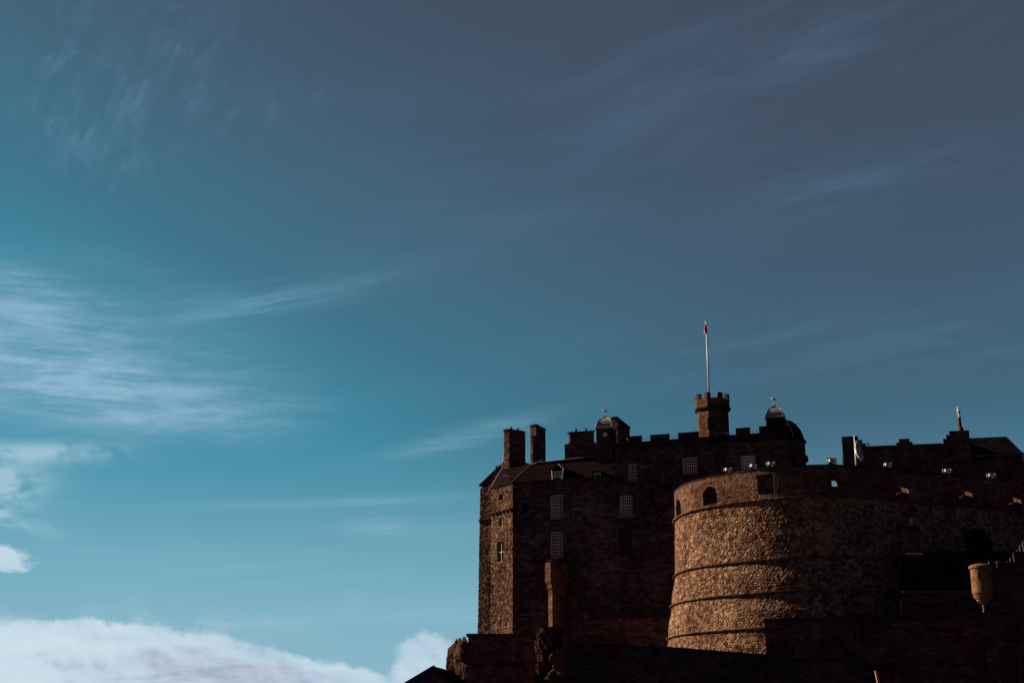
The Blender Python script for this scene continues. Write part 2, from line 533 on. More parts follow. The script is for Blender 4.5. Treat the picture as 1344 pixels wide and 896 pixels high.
M['trim'] = stone('dark_trim_stone', PAL_SHADED, 0.9, 0.5, 0.03, 0.4, (0.55, 0.5, 0.55), joint=0.03, coarse=0.3)
M['chimney'] = stone('chimney_masonry', PAL_SHADED, 0.6, 0.36, 0.06, 0.6, (1.15, .95, .9), joint=0.05, coarse=0.5)
M['roof'] = slate('reddish_slate', (.017, .009, .0095), (.010, .006, .007))
M['slate'] = slate('dark_slate', (.020, .017, .022), (.006, .0055, .008), 0.24)
M['lead'] = plain('lead_sheet', (.26, .24, .245), 0.6, 0.0, 0.35, 5.0)
M['lead_pale'] = plain('pale_lead_flashing', (.42, .40, .42), 0.5, 0.0, 0.3, 2.0)
M['white'] = plain('white_window_paint', (.72, .66, .62), 0.5, 0.0, 0.2, 4.0, 0.05)
M['blind'] = plain('pale_window_blind', (.50, .50, .47), 0.8, 0.0, 0.25, 0.8, 0.05)
M['pole'] = plain('white_pole_paint', (.62, .72, .86), 0.4, 0.0, 0.1, 1.0, 0.05)
M['iron'] = plain('dark_iron', (.03, .028, .03), 0.5, 0.6, 0.3, 6.0)
M['rail'] = plain('pale_railing_paint', (.17, .16, .17), 0.5, 0.2, 0.3, 3.0)
M['wood'] = plain('dark_wood', (.05, .03, .02), 0.8, 0.0, 0.4, 4.0)
M['shutter'] = plain('dark_red_shutter', (.07, .035, .035), 0.8, 0.0, 0.3, 2.0)
M['dark'] = plain('near_black_stone', (.02, .016, .02), 0.95, 0.0, 0.3, 2.0)  # near-black, shade inside the recess and window openings put into colour
M['clay'] = plain('clay_chimney_pot', (.50, .27, .15), 0.8, 0.0, 0.2, 6.0)
M['gilt'] = plain('gilded_metal', (.85, .78, .66), 0.3, 0.4, 0.1, 6.0)
M['figure'] = plain('pale_weathered_stone', (.75, .72, .70), 0.8, 0.0, 0.2, 8.0)
M['lamp_body'] = plain('pale_lamp_housing', (.80, .74, .68), 0.5, 0.0, 0.3, 5.0)
M['lamp_red'] = plain('dull_red_paint', (.20, .05, .05), 0.6, 0.0, 0.3, 5.0)


def glass(name):
    m, nt, b = new_mat(name)
    b.inputs['Base Color'].default_value = (.018, .02, .026, 1)
    b.inputs['Roughness'].default_value = 0.12; b.inputs['Specular IOR Level'].default_value = 0.6
    _, x, y, z = pos_xyz(nt)
    bump(nt, b, noise(comb(x, y, z), 1.6, 2), 0.15, 0.05)
    return m


M['glass'] = glass('old_window_glass')


def flag_mat(name, kind):
    m, nt, b = new_mat(name)
    _, x, y, z = pos_xyz(nt)
    n = noise(comb(x * 1.4, y * 1.4, z * 0.8), 2.0, 3, 0.5)
    if kind == 'red': c = ramp(n, [(0.0, (.70, .68, .70)), (.42, (.70, .66, .68)), (.46, (.55, .05, .06)), (.60, (.50, .05, .06)), (.64, (.10, .12, .35))])
    else: c = ramp(n, [(0.0, (.18, .22, .24)), (.46, (.22, .27, .28)), (.54, (.62, .62, .58))])
    setin(nt, b, 'Base Color', c); b.inputs['Roughness'].default_value = 0.9
    return m


M['flag_red'] = flag_mat('red_white_blue_cloth', 'red')
M['flag_grey'] = flag_mat('grey_white_cloth', 'grey')


def rock_mat():
    m, nt, b = new_mat('crag_rock')
    _, x, y, z = pos_xyz(nt)
    n = noise(comb(x, y, z * 0.7), 0.5, 8, 0.65, 0.6); f = noise(comb(x, y, z), 3.0, 6, 0.7)
    c = ramp(n * 0.6 + f * 0.5, [(0.25, (.018, .011, .011)), (0.5, (.048, .028, .024)), (0.75, (.10, .062, .052))])
    moss = noise(comb(x, y, z), 0.35, 4)
    c = mixc(sstep(moss, 0.55, 0.7) * 0.5, c, (.06, .06, .025))
    setin(nt, b, 'Base Color', c); b.inputs['Roughness'].default_value = 0.95; b.inputs['Specular IOR Level'].default_value = 0.0
    bump(nt, b, n * 0.8 + f * 0.5, 1.0, 0.3)
    return m


M['rock'] = rock_mat()


def ground_mat():
    m, nt, b = new_mat('esplanade_ground')
    _, x, y, z = pos_xyz(nt)
    n = noise(comb(x, y, z), 0.05, 6); f = noise(comb(x, y, z), 4.0, 6, 0.7)
    c = ramp(n * 0.6 + f * 0.4, [(0.3, (.010, .012, .018)), (0.7, (.022, .025, .034))])  # darker than real paving, to cut the sun bounce onto the walls
    setin(nt, b, 'Base Color', c); b.inputs['Roughness'].default_value = 0.95
    bump(nt, b, f, 0.4, 0.02)
    return m


M['ground'] = ground_mat()


def flat(a, b=0):
    def P(s, v, z): return Vector((0, 0, 0))
    return P


# ================================================================== THE SETTING
# ground: one sheet to the horizon
g = MB(); R = 9000
g.quad((-R, -R, 0), (R, -R, 0), (R, R, 0), (-R, R, 0))
tag(emit('ground', g, M['ground']), kind='structure')


def hash2(i, j, k):
    h = np.sin(i * 127.1 + j * 311.7 + k * 74.7) * 43758.5453
    return h - np.floor(h)


def vnoise(x, y, k=0):
    xi, yi = np.floor(x), np.floor(y); fx, fy = x - xi, y - yi
    fx = fx * fx * (3 - 2 * fx); fy = fy * fy * (3 - 2 * fy)
    a, b = hash2(xi, yi, k), hash2(xi + 1, yi, k); c, d = hash2(xi, yi + 1, k), hash2(xi + 1, yi + 1, k)
    return (a * (1 - fx) + b * fx) * (1 - fy) + (c * (1 - fx) + d * fx) * fy


def fbm(x, y, k=0, o=4):
    s, a, t = 0, 0.5, 0
    for i in range(o):
        s = s + a * vnoise(x * 2 ** i, y * 2 ** i, k + i); t += a; a *= 0.55
    return s / t


def stones(S, Z, w, h, k=0):
    """rubble pattern: (height 0..1, cell tint, mortar 0..1)"""
    x = S / w + 0.12 * (fbm(S * 0.9, Z * 0.9, k + 5) - .5); y = Z / h + 0.12 * (fbm(S * 0.9, Z * 0.9, k + 8) - .5)
    xi, yi = np.floor(x), np.floor(y)
    f1 = np.full(S.shape, 9.0); f2 = np.full(S.shape, 9.0); tint = np.zeros(S.shape); rel = np.zeros(S.shape)
    for dx in (-1, 0, 1):
        for dy in (-1, 0, 1):
            cx, cy = xi + dx, yi + dy
            px = cx + 0.15 + 0.7 * hash2(cx, cy, k + 1) + 0.5 * (np.mod(cy, 2)); py = cy + 0.15 + 0.7 * hash2(cx, cy, k + 2)
            px = px - 0.25
            d = np.sqrt((px - x) ** 2 + (py - y) ** 2)
            new = d < f1
            f2 = np.where(new, f1, np.minimum(f2, d)); f1 = np.where(new, d, f1)
            tint = np.where(new, hash2(cx, cy, k + 3), tint); rel = np.where(new, hash2(cx, cy, k + 4), rel)
    e = f2 - f1
    face = np.clip(e / 0.30, 0, 1); face = face * face * (3 - 2 * face)
    return face * (0.55 + 0.6 * rel), tint, 1 - np.clip(e / 0.14, 0, 1)


def rubble_sheet(posf, s0, s1, z0, z1, step, w, h, amp, k=0, cut=None):
    """posf(S, Z, d) -> (X, Y, Z) arrays for outward displacement d; cut(S, Z) -> True where open"""
    ns, nz = int((s1 - s0) / step) + 1, int((z1 - z0) / step) + 1
    S, Z = np.meshgrid(np.linspace(s0, s1, ns), np.linspace(z0, z1, nz), indexing='ij')
    hgt, tint, mort = stones(S, Z, w, h, k)
    ero = 0.55 + 0.9 * fbm(S * 0.16, Z * 0.22, k + 31)
    d = amp * ero * (hgt - 0.4) + 0.03 * (fbm(S * 2.6, Z * 2.6, k + 41) - .5) + 0.10 * (fbm(S * 0.25, Z * 0.25, k + 20) - 0.5)
    X, Y, ZZ = posf(S, Z, d)
    m = MB()
    m.v = list(zip(X.ravel().tolist(), Y.ravel().tolist(), ZZ.ravel().tolist()))
    I = np.arange(ns * nz).reshape(ns, nz)
    q = np.stack([I[:-1, :-1], I[1:, :-1], I[1:, 1:], I[:-1, 1:]], -1).reshape(-1, 4)
    if cut is not None:
        sc_, zc_ = (S[:-1, :-1] + step / 2).ravel(), (Z[:-1, :-1] + step / 2).ravel()
        q = q[~cut(sc_, zc_)]
    m.f = [tuple(r) for r in q.tolist()]
    m.col = np.stack([tint.ravel(), mort.ravel(), hgt.ravel(), np.ones(tint.size)], -1)
    return m


def facets(S, Z, w, h, k):
    x, y = S / w + 0.5 * (fbm(S * .6, Z * .6, k) - .5), Z / h
    xi, yi = np.floor(x), np.floor(y)
    f1 = np.full(S.shape, 9.0); f2 = np.full(S.shape, 9.0); val = np.zeros(S.shape)
    for dx in (-1, 0, 1):
        for dy in (-1, 0, 1):
            cx, cy = xi + dx, yi + dy
            ox, oy = x - (cx + hash2(cx, cy, k + 1)), y - (cy + hash2(cx, cy, k + 2))
            d = np.sqrt(ox * ox + oy * oy)
            v = (hash2(cx, cy, k + 3) - .5) + ox * (hash2(cx, cy, k + 4) - .5) * 1.6 + oy * (hash2(cx, cy, k + 5) - .35) * 1.4
            new = d < f1
            f2 = np.where(new, f1, np.minimum(f2, d)); f1 = np.where(new, d, f1); val = np.where(new, v, val)
    return val - 0.5 * np.clip(1 - (f2 - f1) / .12, 0, 1)


# castle rock ------------------------------------------------------
def crag():
    path = [(-2, 216), (-6.5, 204), (-7.6, 192), (-6.9, 186), (-5.6, 183.0), (-1.5, 182.0), (2.4, 182.6), (4.6, 180.4), (6.6, 180.2),
            (8.0, 183.0), (14, 184), (26, 180), (44, 178)]
    P = [Vector((*p, 0)) for p in path]
    L = [0]
    for a, b in zip(P, P[1:]): L.append(L[-1] + (b - a).length)
    ns, nz = 620, 170
    S = np.linspace(0, L[-1], ns)
    X = np.interp(S, L, [p.x for p in P]); Y = np.interp(S, L, [p.y for p in P])
    ker = np.ones(15) / 15
    X = np.convolve(np.pad(X, 7, 'edge'), ker, 'valid'); Y = np.convolve(np.pad(Y, 7, 'edge'), ker, 'valid')
    tx, ty = np.gradient(X), np.gradient(Y); l = np.hypot(tx, ty); nx, ny = ty / l, -tx / l
    nx, ny = -nx * -1, -ny * -1
    T = np.linspace(0, 1, nz)
    SS, TT = np.meshgrid(S, T, indexing='ij')
    top = 14.9 + 1.0 * (fbm(SS * 0.5, SS * 0, 3) - 0.5) + 1.3 * np.exp(-((SS - 45.6) / 3.4) ** 4) + 1.1 * (np.abs(np.mod(SS * .55 + fbm(SS * .8, SS * 0, 9) * 1.5, 1) - .5) - .25) - 3.0 * np.exp(-((SS - 39.0) / 4.5) ** 4)
    Z = TT * top
    out = 2.8 * (1 - TT) ** 0.8
    n1 = fbm(SS * 0.35 + Z * 0.12, Z * 0.16, 41, 5) - 0.5
    ridg = 1 - np.abs(2 * fbm(SS * 0.7, Z * 0.3 + SS * 0.1, 51, 5) - 1)
    n3 = fbm(SS * 2.2, Z * 1.4, 61, 4) - 0.5
    d = out + 1.8 * n1 + 1.0 * facets(SS + Z * .15, Z, 2.4, 5.5, 71) + .26 * facets(SS + Z * .25, Z, 0.9, 2.2, 81) + .07 * facets(SS, Z, .45, .8, 91) + 0.12 * n3
    d = d * np.clip((1.0 - TT) / 0.07, 0.45, 1)
    XX = X[:, None] + nx[:, None] * d; YY = Y[:, None] + ny[:, None] * d
    m = MB()
    m.v = list(zip(XX.ravel().tolist(), YY.ravel().tolist(), Z.ravel().tolist()))
    I = np.arange(ns * nz).reshape(ns, nz)
    m.f = [tuple(r) for r in np.stack([I[:-1, :-1], I[1:, :-1], I[1:, 1:], I[:-1, 1:]], -1).reshape(-1, 4).tolist()]
    # top cap runs back under the palace
    b = len(m.v)
    m.v += [(x + 0.0, 230.0, 14.8) for x in XX[:, -1].tolist()]
    m.f += [(int(I[i, -1]), int(I[i + 1, -1]), b + i + 1, b + i) for i in range(ns - 1)]
    o = emit('hill', m, M['rock'])
    return tag(o, kind='structure')


crag()

# ================================================================== PALACE
PF = Frame(0.1, 192.0, 20)
palace = thing('palace_block', PF(12, 5, 16), 'tall dark palace block with chimney stacks, domed cupolas and a crenellated parapet on the crag', 'castle building')
ZB = 13.0                       # foot of the walls
S_END = PF.at(1036, 600)[0]
S_MID = PF.at(813, 600)[0]
Z_EAVE = 36.65

def win_rect(fr, x0, x1, y0, y1, v=0.0):
    a = fr.at(x0, (y0 + y1) / 2, v)[0]; b = fr.at(x1, (y0 + y1) / 2, v)[0]
    c = fr.at((x0 + x1) / 2, y1, v)[1]; d = fr.at((x0 + x1) / 2, y0, v)[1]
    return (a, b, c, d)

W_LEFT = {'a': (722, 739, 649, 681), 'b': (722, 739, 697, 731)}
wins = []      # (rect, cols, rows, style)
def W(x0, x1, y0, y1, cols, rows, style='sash'):
    r = win_rect(PF, x0, x1, y0, y1); wins.append((r, cols, rows, style)); return r

W(722, 739, 649, 681, 6, 8); W(722, 739, 697, 731, 6, 8)
W(813, 830, 650, 675, 6, 6, 'sill'); W(813, 830, 692, 730, 3, 4, 'blind_dark')
W(824.5, 836, 608, 631, 3, 5)
W(895.5, 915, 599.5, 622, 7, 6); W(972, 991.5, 597, 616, 4, 4, 'blind')
W(862, 873, 598, 613, 1, 1, 'shut'); W(939, 951, 592, 611, 1, 1, 'shut')
left = [w for w in wins if w[0][1] < S_MID + 0.3]; right = [w for w in wins if w not in left]
# window 'c' straddles the joint region; keep every opening on one sheet each side
S_JOINT = PF.at(808, 640)[0]
left = [w for w in wins if w[0][1] <= S_JOINT]; right = [w for w in wins if w[0][1] > S_JOINT]
mb = MB()
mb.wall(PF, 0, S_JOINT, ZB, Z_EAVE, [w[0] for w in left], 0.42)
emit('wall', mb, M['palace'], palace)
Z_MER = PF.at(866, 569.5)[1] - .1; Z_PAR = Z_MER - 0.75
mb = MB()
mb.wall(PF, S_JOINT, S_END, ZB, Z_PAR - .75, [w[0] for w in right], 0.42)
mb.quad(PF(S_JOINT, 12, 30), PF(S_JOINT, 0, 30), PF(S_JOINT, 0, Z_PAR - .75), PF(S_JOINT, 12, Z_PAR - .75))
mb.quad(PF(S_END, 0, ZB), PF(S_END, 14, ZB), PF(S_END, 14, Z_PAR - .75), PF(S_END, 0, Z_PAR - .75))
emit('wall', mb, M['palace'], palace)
# crenellated parapet, proud of the wall on a string course
mb = MB()
mb.box(PF, S_JOINT - .1, S_END + .1, -0.22, 0.5, Z_PAR - 1.0, Z_PAR - .73)
emit('string_course', mb, M['trim'], palace)
mb = MB()
mb.box(PF, S_JOINT, S_END, -0.12, 0.38, Z_PAR - .726, Z_PAR)
def merlon(m, x0, x1, y=None, v=0.0):
    a = PF.at(x0, 569)[0]; b = PF.at(x1, 569)[0]
    zt = Z_MER if y is None else PF.at((x0 + x1) / 2, y)[1]
    zt += random.uniform(-.06, .06); a += random.uniform(-.05, .05); b += random.uniform(-.05, .05)
    m.box(PF, a, b, -0.12, 0.38, Z_PAR + 0.002, zt)
    m.box(PF, a - .05, b + .05, -0.18, 0.44, zt + 0.002, zt + 0.10)
for x0, x1 in ((815, 841.5), (853.5, 878), (890, 917), (966.5, 984.5), (996.5, 1009)):
    merlon(mb, x0, x1)
emit('parapet', mb, M['trim'], palace)
mb = MB()
a, b = PF.at(838, 572)[0], PF.at(1003, 566)[0]
for zz in (Z_PAR + 0.45, ):
    mb.tube(PF(a, 0.9, zz + .1), PF(b, 0.9, zz + .1), 0.03)
k = a
while k < b:
    mb.tube(PF(k, 0.9, Z_PAR - .5), PF(k, 0.9, zz + .1), 0.025); k += 1.5
emit('handrail', mb, M['rail'], palace)

# windows
def sash(rect, cols, rows, style, fr=PF, parent=palace, depth=0.42, bar=0.055):
    a, b, c, d = rect
    m = MB(); v0, v1 = depth - 0.10, depth - 0.03
    if style == 'shut':
        m.box(fr, a, b, depth - 0.02, depth + 0.05, c, d); return emit('shutter', m, M['shutter'], parent)
    if style == 'blind_dark':
        w = emit('window', MB().box(fr, a, b, depth - .02, depth + .04, c, d), M['dark'], parent); return w
    t = 0.12
    m.box(fr, a, a + t, v0, v1, c, d); m.box(fr, b - t, b, v0, v1, c, d)
    m.box(fr, a + t, b - t, v0, v1, c, c + t); m.box(fr, a + t, b - t, v0, v1, d - t, d)
    for i in range(1, cols):
        s = a + (b - a) * i / cols; m.box(fr, s - bar / 2, s + bar / 2, v0 + .012, v1 - .012, c + t, d - t)
    for j in range(1, rows):
        z = c + (d - c) * j / rows; h = bar / 2 * (1.7 if j == rows // 2 else 1)
        m.box(fr, a + t, b - t, v0 + .006, v1 - .006, z - h, z + h)
    w = emit('window', m, M['white'], parent)
    p = MB().box(fr, a + .02, b - .02, depth - .012, depth + .04, c + .02, d - .02)
    emit('pane', p, M['blind'] if style == 'blind' else M['glass'], w)
    if style == 'sill':
        emit('sill', MB().box(fr, a - .25, b + .25, -0.18, 0.1, c - .46, c - 0.01), M['ashlar'], w)
    else:
        emit('sill', MB().box(fr, a - .1, b + .1, -0.08, 0.1, c - .16, c - 0.01), M['trim'], w)
    return w
for r, c_, w_, st in wins:
    sash(r, c_, w_, st)

# the two left faces, rubble in the low sun
B0 = atZ(673.0, 633, Z_EAVE); B1 = atZ(645, 641, Z_EAVE)
B0 = Vector((PF(0, 0, 0).x, PF(0, 0, 0).y, 0))
def sheet_between(A, Bp, z0, z1, k, name='wall', cut=None, taper=0.0):
    A = np.array(A[:2]); Bp = np.array(Bp[:2]); d = Bp - A; L = np.hypot(*d); d = d / L
    n = np.array([d[1], -d[0]])            # outward when walking with the face on the right hand
    def pf(S, Z, q):
        t = q + taper * (z1 - Z)
        return A[0] + d[0] * S + n[0] * t, A[1] + d[1] * S + n[1] * t, Z
    m = rubble_sheet(pf, 0, L, z0, z1, 0.11, 0.42, 0.28, 0.075, k, cut)
    return m, L, pf
mB, LB, pfB = None, None, None
fB = Frame(B1.x, B1.y, math.degrees(math.atan2(B1.y - B0.y, B0.x - B1.x)))
rB = [win_rect(fB, 654.5, 660, 648, 656.5), win_rect(fB, 655, 661, 679, 690.5), win_rect(fB, 652.5, 661, 711, 737)]
def cutB(s, z):
    r = np.zeros(s.shape, bool)
    for a, b, c, d in rB: r |= (s > a) & (s < b) & (z > c) & (z < d)
    return r
mB, LB, pfB = sheet_between(B1, B0, ZB, Z_EAVE, 3, cut=cutB)
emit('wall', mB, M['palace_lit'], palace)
for a, b, c, d in rB:
    mb = MB()
    for q in ((a - .05, a, c, d), (b, b + .05, c, d)): mb.box(fB, q[0], q[1], 0.0, 0.45, c, d)
    mb.box(fB, a - .05, b + .05, 0.0, .45, d, d + .05); mb.box(fB, a - .05, b + .05, -0.06, .45, c - .12, c)
    emit('window_surround', mb, M['ashlar'], palace)
a, b, c, d = rB[0]
emit('window', MB().box(fB, a, b, .40, .46, c, d), M['glass'], palace)
for (a, b, c, d), n in ((rB[1], 1), (rB[2], 2)):
    m = MB(); mid = (a + b) / 2
    m.box(fB, mid - .05, mid + .05, .18, .30, c, d)
    m.box(fB, a, a + .06, .2, .3, c, d); m.box(fB, b - .06, b, .2, .3, c, d)
    if n == 2: m.box(fB, a, b, .19, .29, (c + d) / 2 - .07, (c + d) / 2 + .07)
    m.box(fB, a + .06, b - .06, .2, .3, c, c + .08)
    w = emit('window', m, M['lead'], palace)
    emit('pane', MB().box(fB, a, b, .32, .38, c, d), M['glass'], w)
# corbel table and head of the face
def corbels(fr, s0, s1, z, n, mat, par, out=0.28):
    m = MB()
    m.box(fr, s0, s1, -out, 0.05, z, z + .18)
    for i in range(n):
        s = s0 + (s1 - s0) * (i + .5) / n
        m.box(fr, s - .14, s + .14, -out + .04, .05, z - .30, z - .002)
    return emit('corbel_course', m, mat, par)
zc = fB.at(660, 671)[1]
corbels(fB, 0, LB, zc, 6, M['trim'], palace)
# return face further back
A1 = atZ(646.5, 682, zc); A0 = atZ(630, 683.7, zc)
LA_dir = (A1 - A0).normalized()
fA = Frame(A0.x, A0.y, math.degrees(math.atan2(A0.y - A1.y, A1.x - A0.x)))
A1e = A0 + LA_dir * ((A1 - A0).length + 4.0)
mA, LA, _ = sheet_between(A0, A1e, ZB, 37.9, 9, taper=0.018)
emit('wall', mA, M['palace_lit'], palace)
corbels(fA, -.1, 2.6, zc, 5, M['trim'], palace)
mb = MB()   # hidden sides that close the block
mb.quad(PF(-1.5, 16, ZB), A0 + Vector((0.0, 0.0, ZB - A0.z)), A0 + Vector((0, 0, 37.9 - A0.z)), PF(-1.5, 16, 37.9))
mb.quad(B1 + Vector((0, 0, ZB - B1.z)), A1e + Vector((0, 0, ZB - A1e.z)), A1e + Vector((0, 0, Z_EAVE - A1e.z)), B1)
mb.quad(PF(-1.5, 16, ZB), PF(S_END, 14, ZB), PF(S_END, 14, 40), PF(-1.5, 16, 40))
emit('wall', mb, M['palace'], palace)

# lower lean roof over the left part, hipped at the corner
VR = 3.4
zr = PF.at(745, 606.0, VR)[1]
hs = PF.at(698, 607, VR)[0]
mb = MB()
e0 = PF(-0.15, -0.25, Z_EAVE - .05); e1 = PF(S_JOINT, -0.25, Z_EAVE - .05)
r0 = PF(hs, VR, zr); r1 = PF(S_JOINT, VR, zr)
mb.quad(e0, e1, r1, r0)
b1 = Vector((B1.x - .15, B1.y - .05, Z_EAVE - .05)); k1 = atY(661, 612, 199.0)
k2 = atY(690, 606.5, 197.4)
mb.add([b1, e0, r0, k2, k1], [(0, 1, 2, 3, 4)])
ro = emit('roof', mb, M['roof'], palace)
mb = MB()
mb.tube(e0 + Vector((0, 0, .03)), r0 + Vector((0, 0, .03)), 0.07)
emit('ridge_flashing', mb, M['lead'], ro); mb = MB()
mb.tube(b1 + Vector((0, 0, .03)), k1 + Vector((0, 0, .05)), 0.09)
emit('ridge_flashing', mb, M['lead'], ro)
mb = MB(); mb.box(PF, -.2, S_JOINT, -0.34, -0.2, Z_EAVE - .16, Z_EAVE - .02)
emit('gutter', mb, M['trim'], ro)
# attic stage behind it
mb = MB()
za = PF.at(750, 599.5, VR)[1]
s_a = PF.at(704, 604, VR)[0]; s_b = PF.at(716, 600, VR + 1.5)[0]
mb.prism([tuple(PF(s_a, VR + .01, 0)[:2]), tuple(PF(S_JOINT, VR + .01, 0)[:2]), tuple(PF(S_JOINT, 14, 0)[:2]), tuple(PF(s_a + .8, 14, 0)[:2])], 37, [za - .55, za, za, za - .4],
         )
emit('roof', mb, M['slate'], palace)
mb = MB(); mb.tube(PF(s_a - .1, VR - .03, za - .5), PF(S_JOINT, VR - .03, za + .04), 0.06)
emit('ridge_flashing', mb, M['lead'], palace); mb = MB()
mb.tube(r0 + Vector((0, -.05, .02)), PF(s_a, VR - .1, zr + .15), 0.08); mb.tube(PF(s_a, VR - .1, zr + .15), PF(s_b, VR + .2, za - .1), 0.08)
emit('ridge_flashing', mb, M['lead'], palace)
# gabled roof over the return face
mb = MB()
g0 = atY(629.5, 637.5, 204.3); g1 = atY(650, 618, 203.0); g2 = atY(662, 607, 202.0); g3 = atY(662, 650, 201.5)
bk = Vector((3.0, 8.0, 0))
mb.add([g0, g3, g2, g1, g0 + bk, g2 + bk], [(0, 1, 2, 3), (0, 3, 5, 4), (3, 2, 5)])
emit('gable', mb, M['palace'], palace)
mb = MB(); mb.tube(g0 + Vector((-.1, -.1, 0)), g1 + Vector((-.1, -.1, .05)), .12); mb.tube(g1 + Vector((-.1, -.1, .05)), g2 + Vector((-.1, -.1, .05)), .12)
emit('gable_coping', mb, M['trim'], palace)

# chimney stacks given by their visible top corners
def stack(pts, y0, zb, mat=None, cap=True, depth=3.0, name='chimney_stack', pots=0, potmat=None):
    """pts: top corners left..right (chart x, y); the second is the near one at distance y0"""
    near = atY(*pts[1], y0); Z = near.z
    c = [atZ(x, y, Z) for x, y in pts]
    l, n, r = c[0], c[1], c[2]
    back = l + (r - n)
    plan = [(l.x, l.y), (n.x, n.y), (r.x, r.y), (back.x, back.y)]
    m = MB(); m.prism(plan, zb, Z - (.22 if cap else 0))
    o = emit(name, m, mat or M['chimney'], palace)
    if cap:
        cx = sum(p[0] for p in plan) / 4; cy = sum(p[1] for p in plan) / 4
        big = [(cx + (x - cx) * 1.06 + math.copysign(.05, x - cx), cy + (y - cy) * 1.06) for x, y in plan]
        emit('chimney_cap', MB().prism(big, Z - .218, Z), M['trim'], o)
    for i in range(pots):
        t = (i + .7) / (pots + .4)
        p = n.lerp(r, t) * .5 + l.lerp(back, t) * .5
        emit('chimney_pot', MB().lathe(p.x, p.y, [(.15, Z + .002), (.13, Z + .30), (.17, Z + .34), (.17, Z + .40)], 10), potmat or M['trim'], o)
    return o
st1 = stack([(661.5, 563.6), (668.5, 562.3), (689.5, 565.6)], 197.5, 37.0, pots=2)
st2 = stack([(696, 557.8), (703.5, 556.2), (716, 562.6)], 198.5, 38.0, pots=1)
st3 = stack([(746.0, 567.2), (748.0, 566.6), (779.5, 564.5)], 193.5, 39.0, pots=2)
p0 = PF.at(743.5, 583, 4.5)[0]; p1 = PF.at(783, 583, 4.5)[0]
emit('chimney_base', MB().box(PF, p0, p1, 3.6, 5.6, 38.5, PF.at(760, 582, 4)[1]), M['chimney'], st3)
st4 = stack([(802.5, 547.6), (810.5, 546.6), (826.5, 560.0)], 191.5, 38.0)
st5 = stack([(650.5, 612.0), (652.0, 611.4), (661.0, 611.0)], 203.5, 36.5)
# masts on the stacks
mb = MB(); p = atY(689.6, 568, 198); mb.tube(p, p + Vector((0, 0, 2.0)), .045, .02); q = p + Vector((0, 0, .9)); mb.tube(q, q + Vector((.55, 0, -.05)), .02)
for i in range(4): mb.tube(q + Vector((.1 + .14 * i, 0, -.10)), q + Vector((.1 + .14 * i, 0, .12)), .014)
emit('aerial', mb, M['pole'], palace)
mb = MB(); p = atY(659.6, 612, 200); mb.tube(p, atY(659.8, 592, 200), .05, .03); mb.tube(p + Vector((-.35, 0, .1)), p + Vector((.1, 0, .1)), .05)
emit('aerial', mb, M['pole'], palace)
mb = MB()
for x in (712.5, 715.5): p = atY(x, 562, 199.5); mb.tube(p, p + Vector((0, 0, .75)), .02)
p = atY(712.5, 559, 199.5); mb.tube(p + Vector((-.35, 0, .1)), p + Vector((.55, 0, -.1)), .016)
emit('aerial', mb, M['rail'], palace)
emit('roof_lamp', MB().box(PF, PF.at(664, 624, 1)[0] - .3, PF.at(664, 624, 1)[0] + .3, .8, 1.2, PF.at(664, 624, 1)[1] - .1, PF.at(664, 624, 1)[1] + .12), M['pole'], palace)

# dormers in the lean roof
def dormer(x0, x1, y0, y1, cols, rows, ped=True):
    a, b, c, d = win_rect(PF, x0, x1, y0, y1, -0.05)
    base = MB()
    base.wall(lambda s, v, z: PF(s, v - .06, z), a - .18, b + .18, c - .25, d + .12, [(a, b, c, d)], .3)
    base.quad(PF(a - .18, -.06, c - .25), PF(a - .18, -.06, d + .12), PF(a - .18, 2.2, d + .12), PF(a - .18, 2.2, c - .25))
    base.quad(PF(b + .18, -.06, d + .12), PF(b + .18, -.06, c - .25), PF(b + .18, 2.2, c - .25), PF(b + .18, 2.2, d + .12))
    o = emit('dormer', base, M['roof'], palace)
    mid = (a + b) / 2; h = .85 if ped else .15
    r = MB()
    A, Bq, C = PF(a - .3, -.12, d + .12), PF(b + .3, -.12, d + .12), PF(mid, -.12, d + .12 + h)
    back = PF(0, 2.6, 0) - PF(0, 0, 0)
    r.add([A, Bq, C, A + back, Bq + back, C + back], [(0, 1, 2), (1, 4, 5, 2), (0, 2, 5, 3), (0, 3, 4, 1)])
    emit('dormer_roof', r, M['slate'], o)
    if ped:
        f = MB(); f.tube(C + Vector((.15, -.05, .05)), Bq + Vector((.05, -.05, .12)), .10, n=6)
        emit('barge_board', f, M['pole'], o); f = MB()
        f.tube(Bq + Vector((.0, -.08, .1)), PF(b + .12, -.2, c + .35), .09, n=6)
        emit('side_board', f, M['pole'], o); f = MB(); f.tube(A + Vector((.1, -.08, .0)), PF(a - .1, -.2, c + .4), .07, n=6)
        emit('side_board', f, M['pole'], o)
    sash((a, b, c, d), cols, rows, 'sash', lambda s, v, z: PF(s, v - .12, z), o, .22)
dormer(726.5, 737, 618, 632.5, 4, 4)
dormer(779.5, 788.5, 620, 632.5, 3, 3, False)

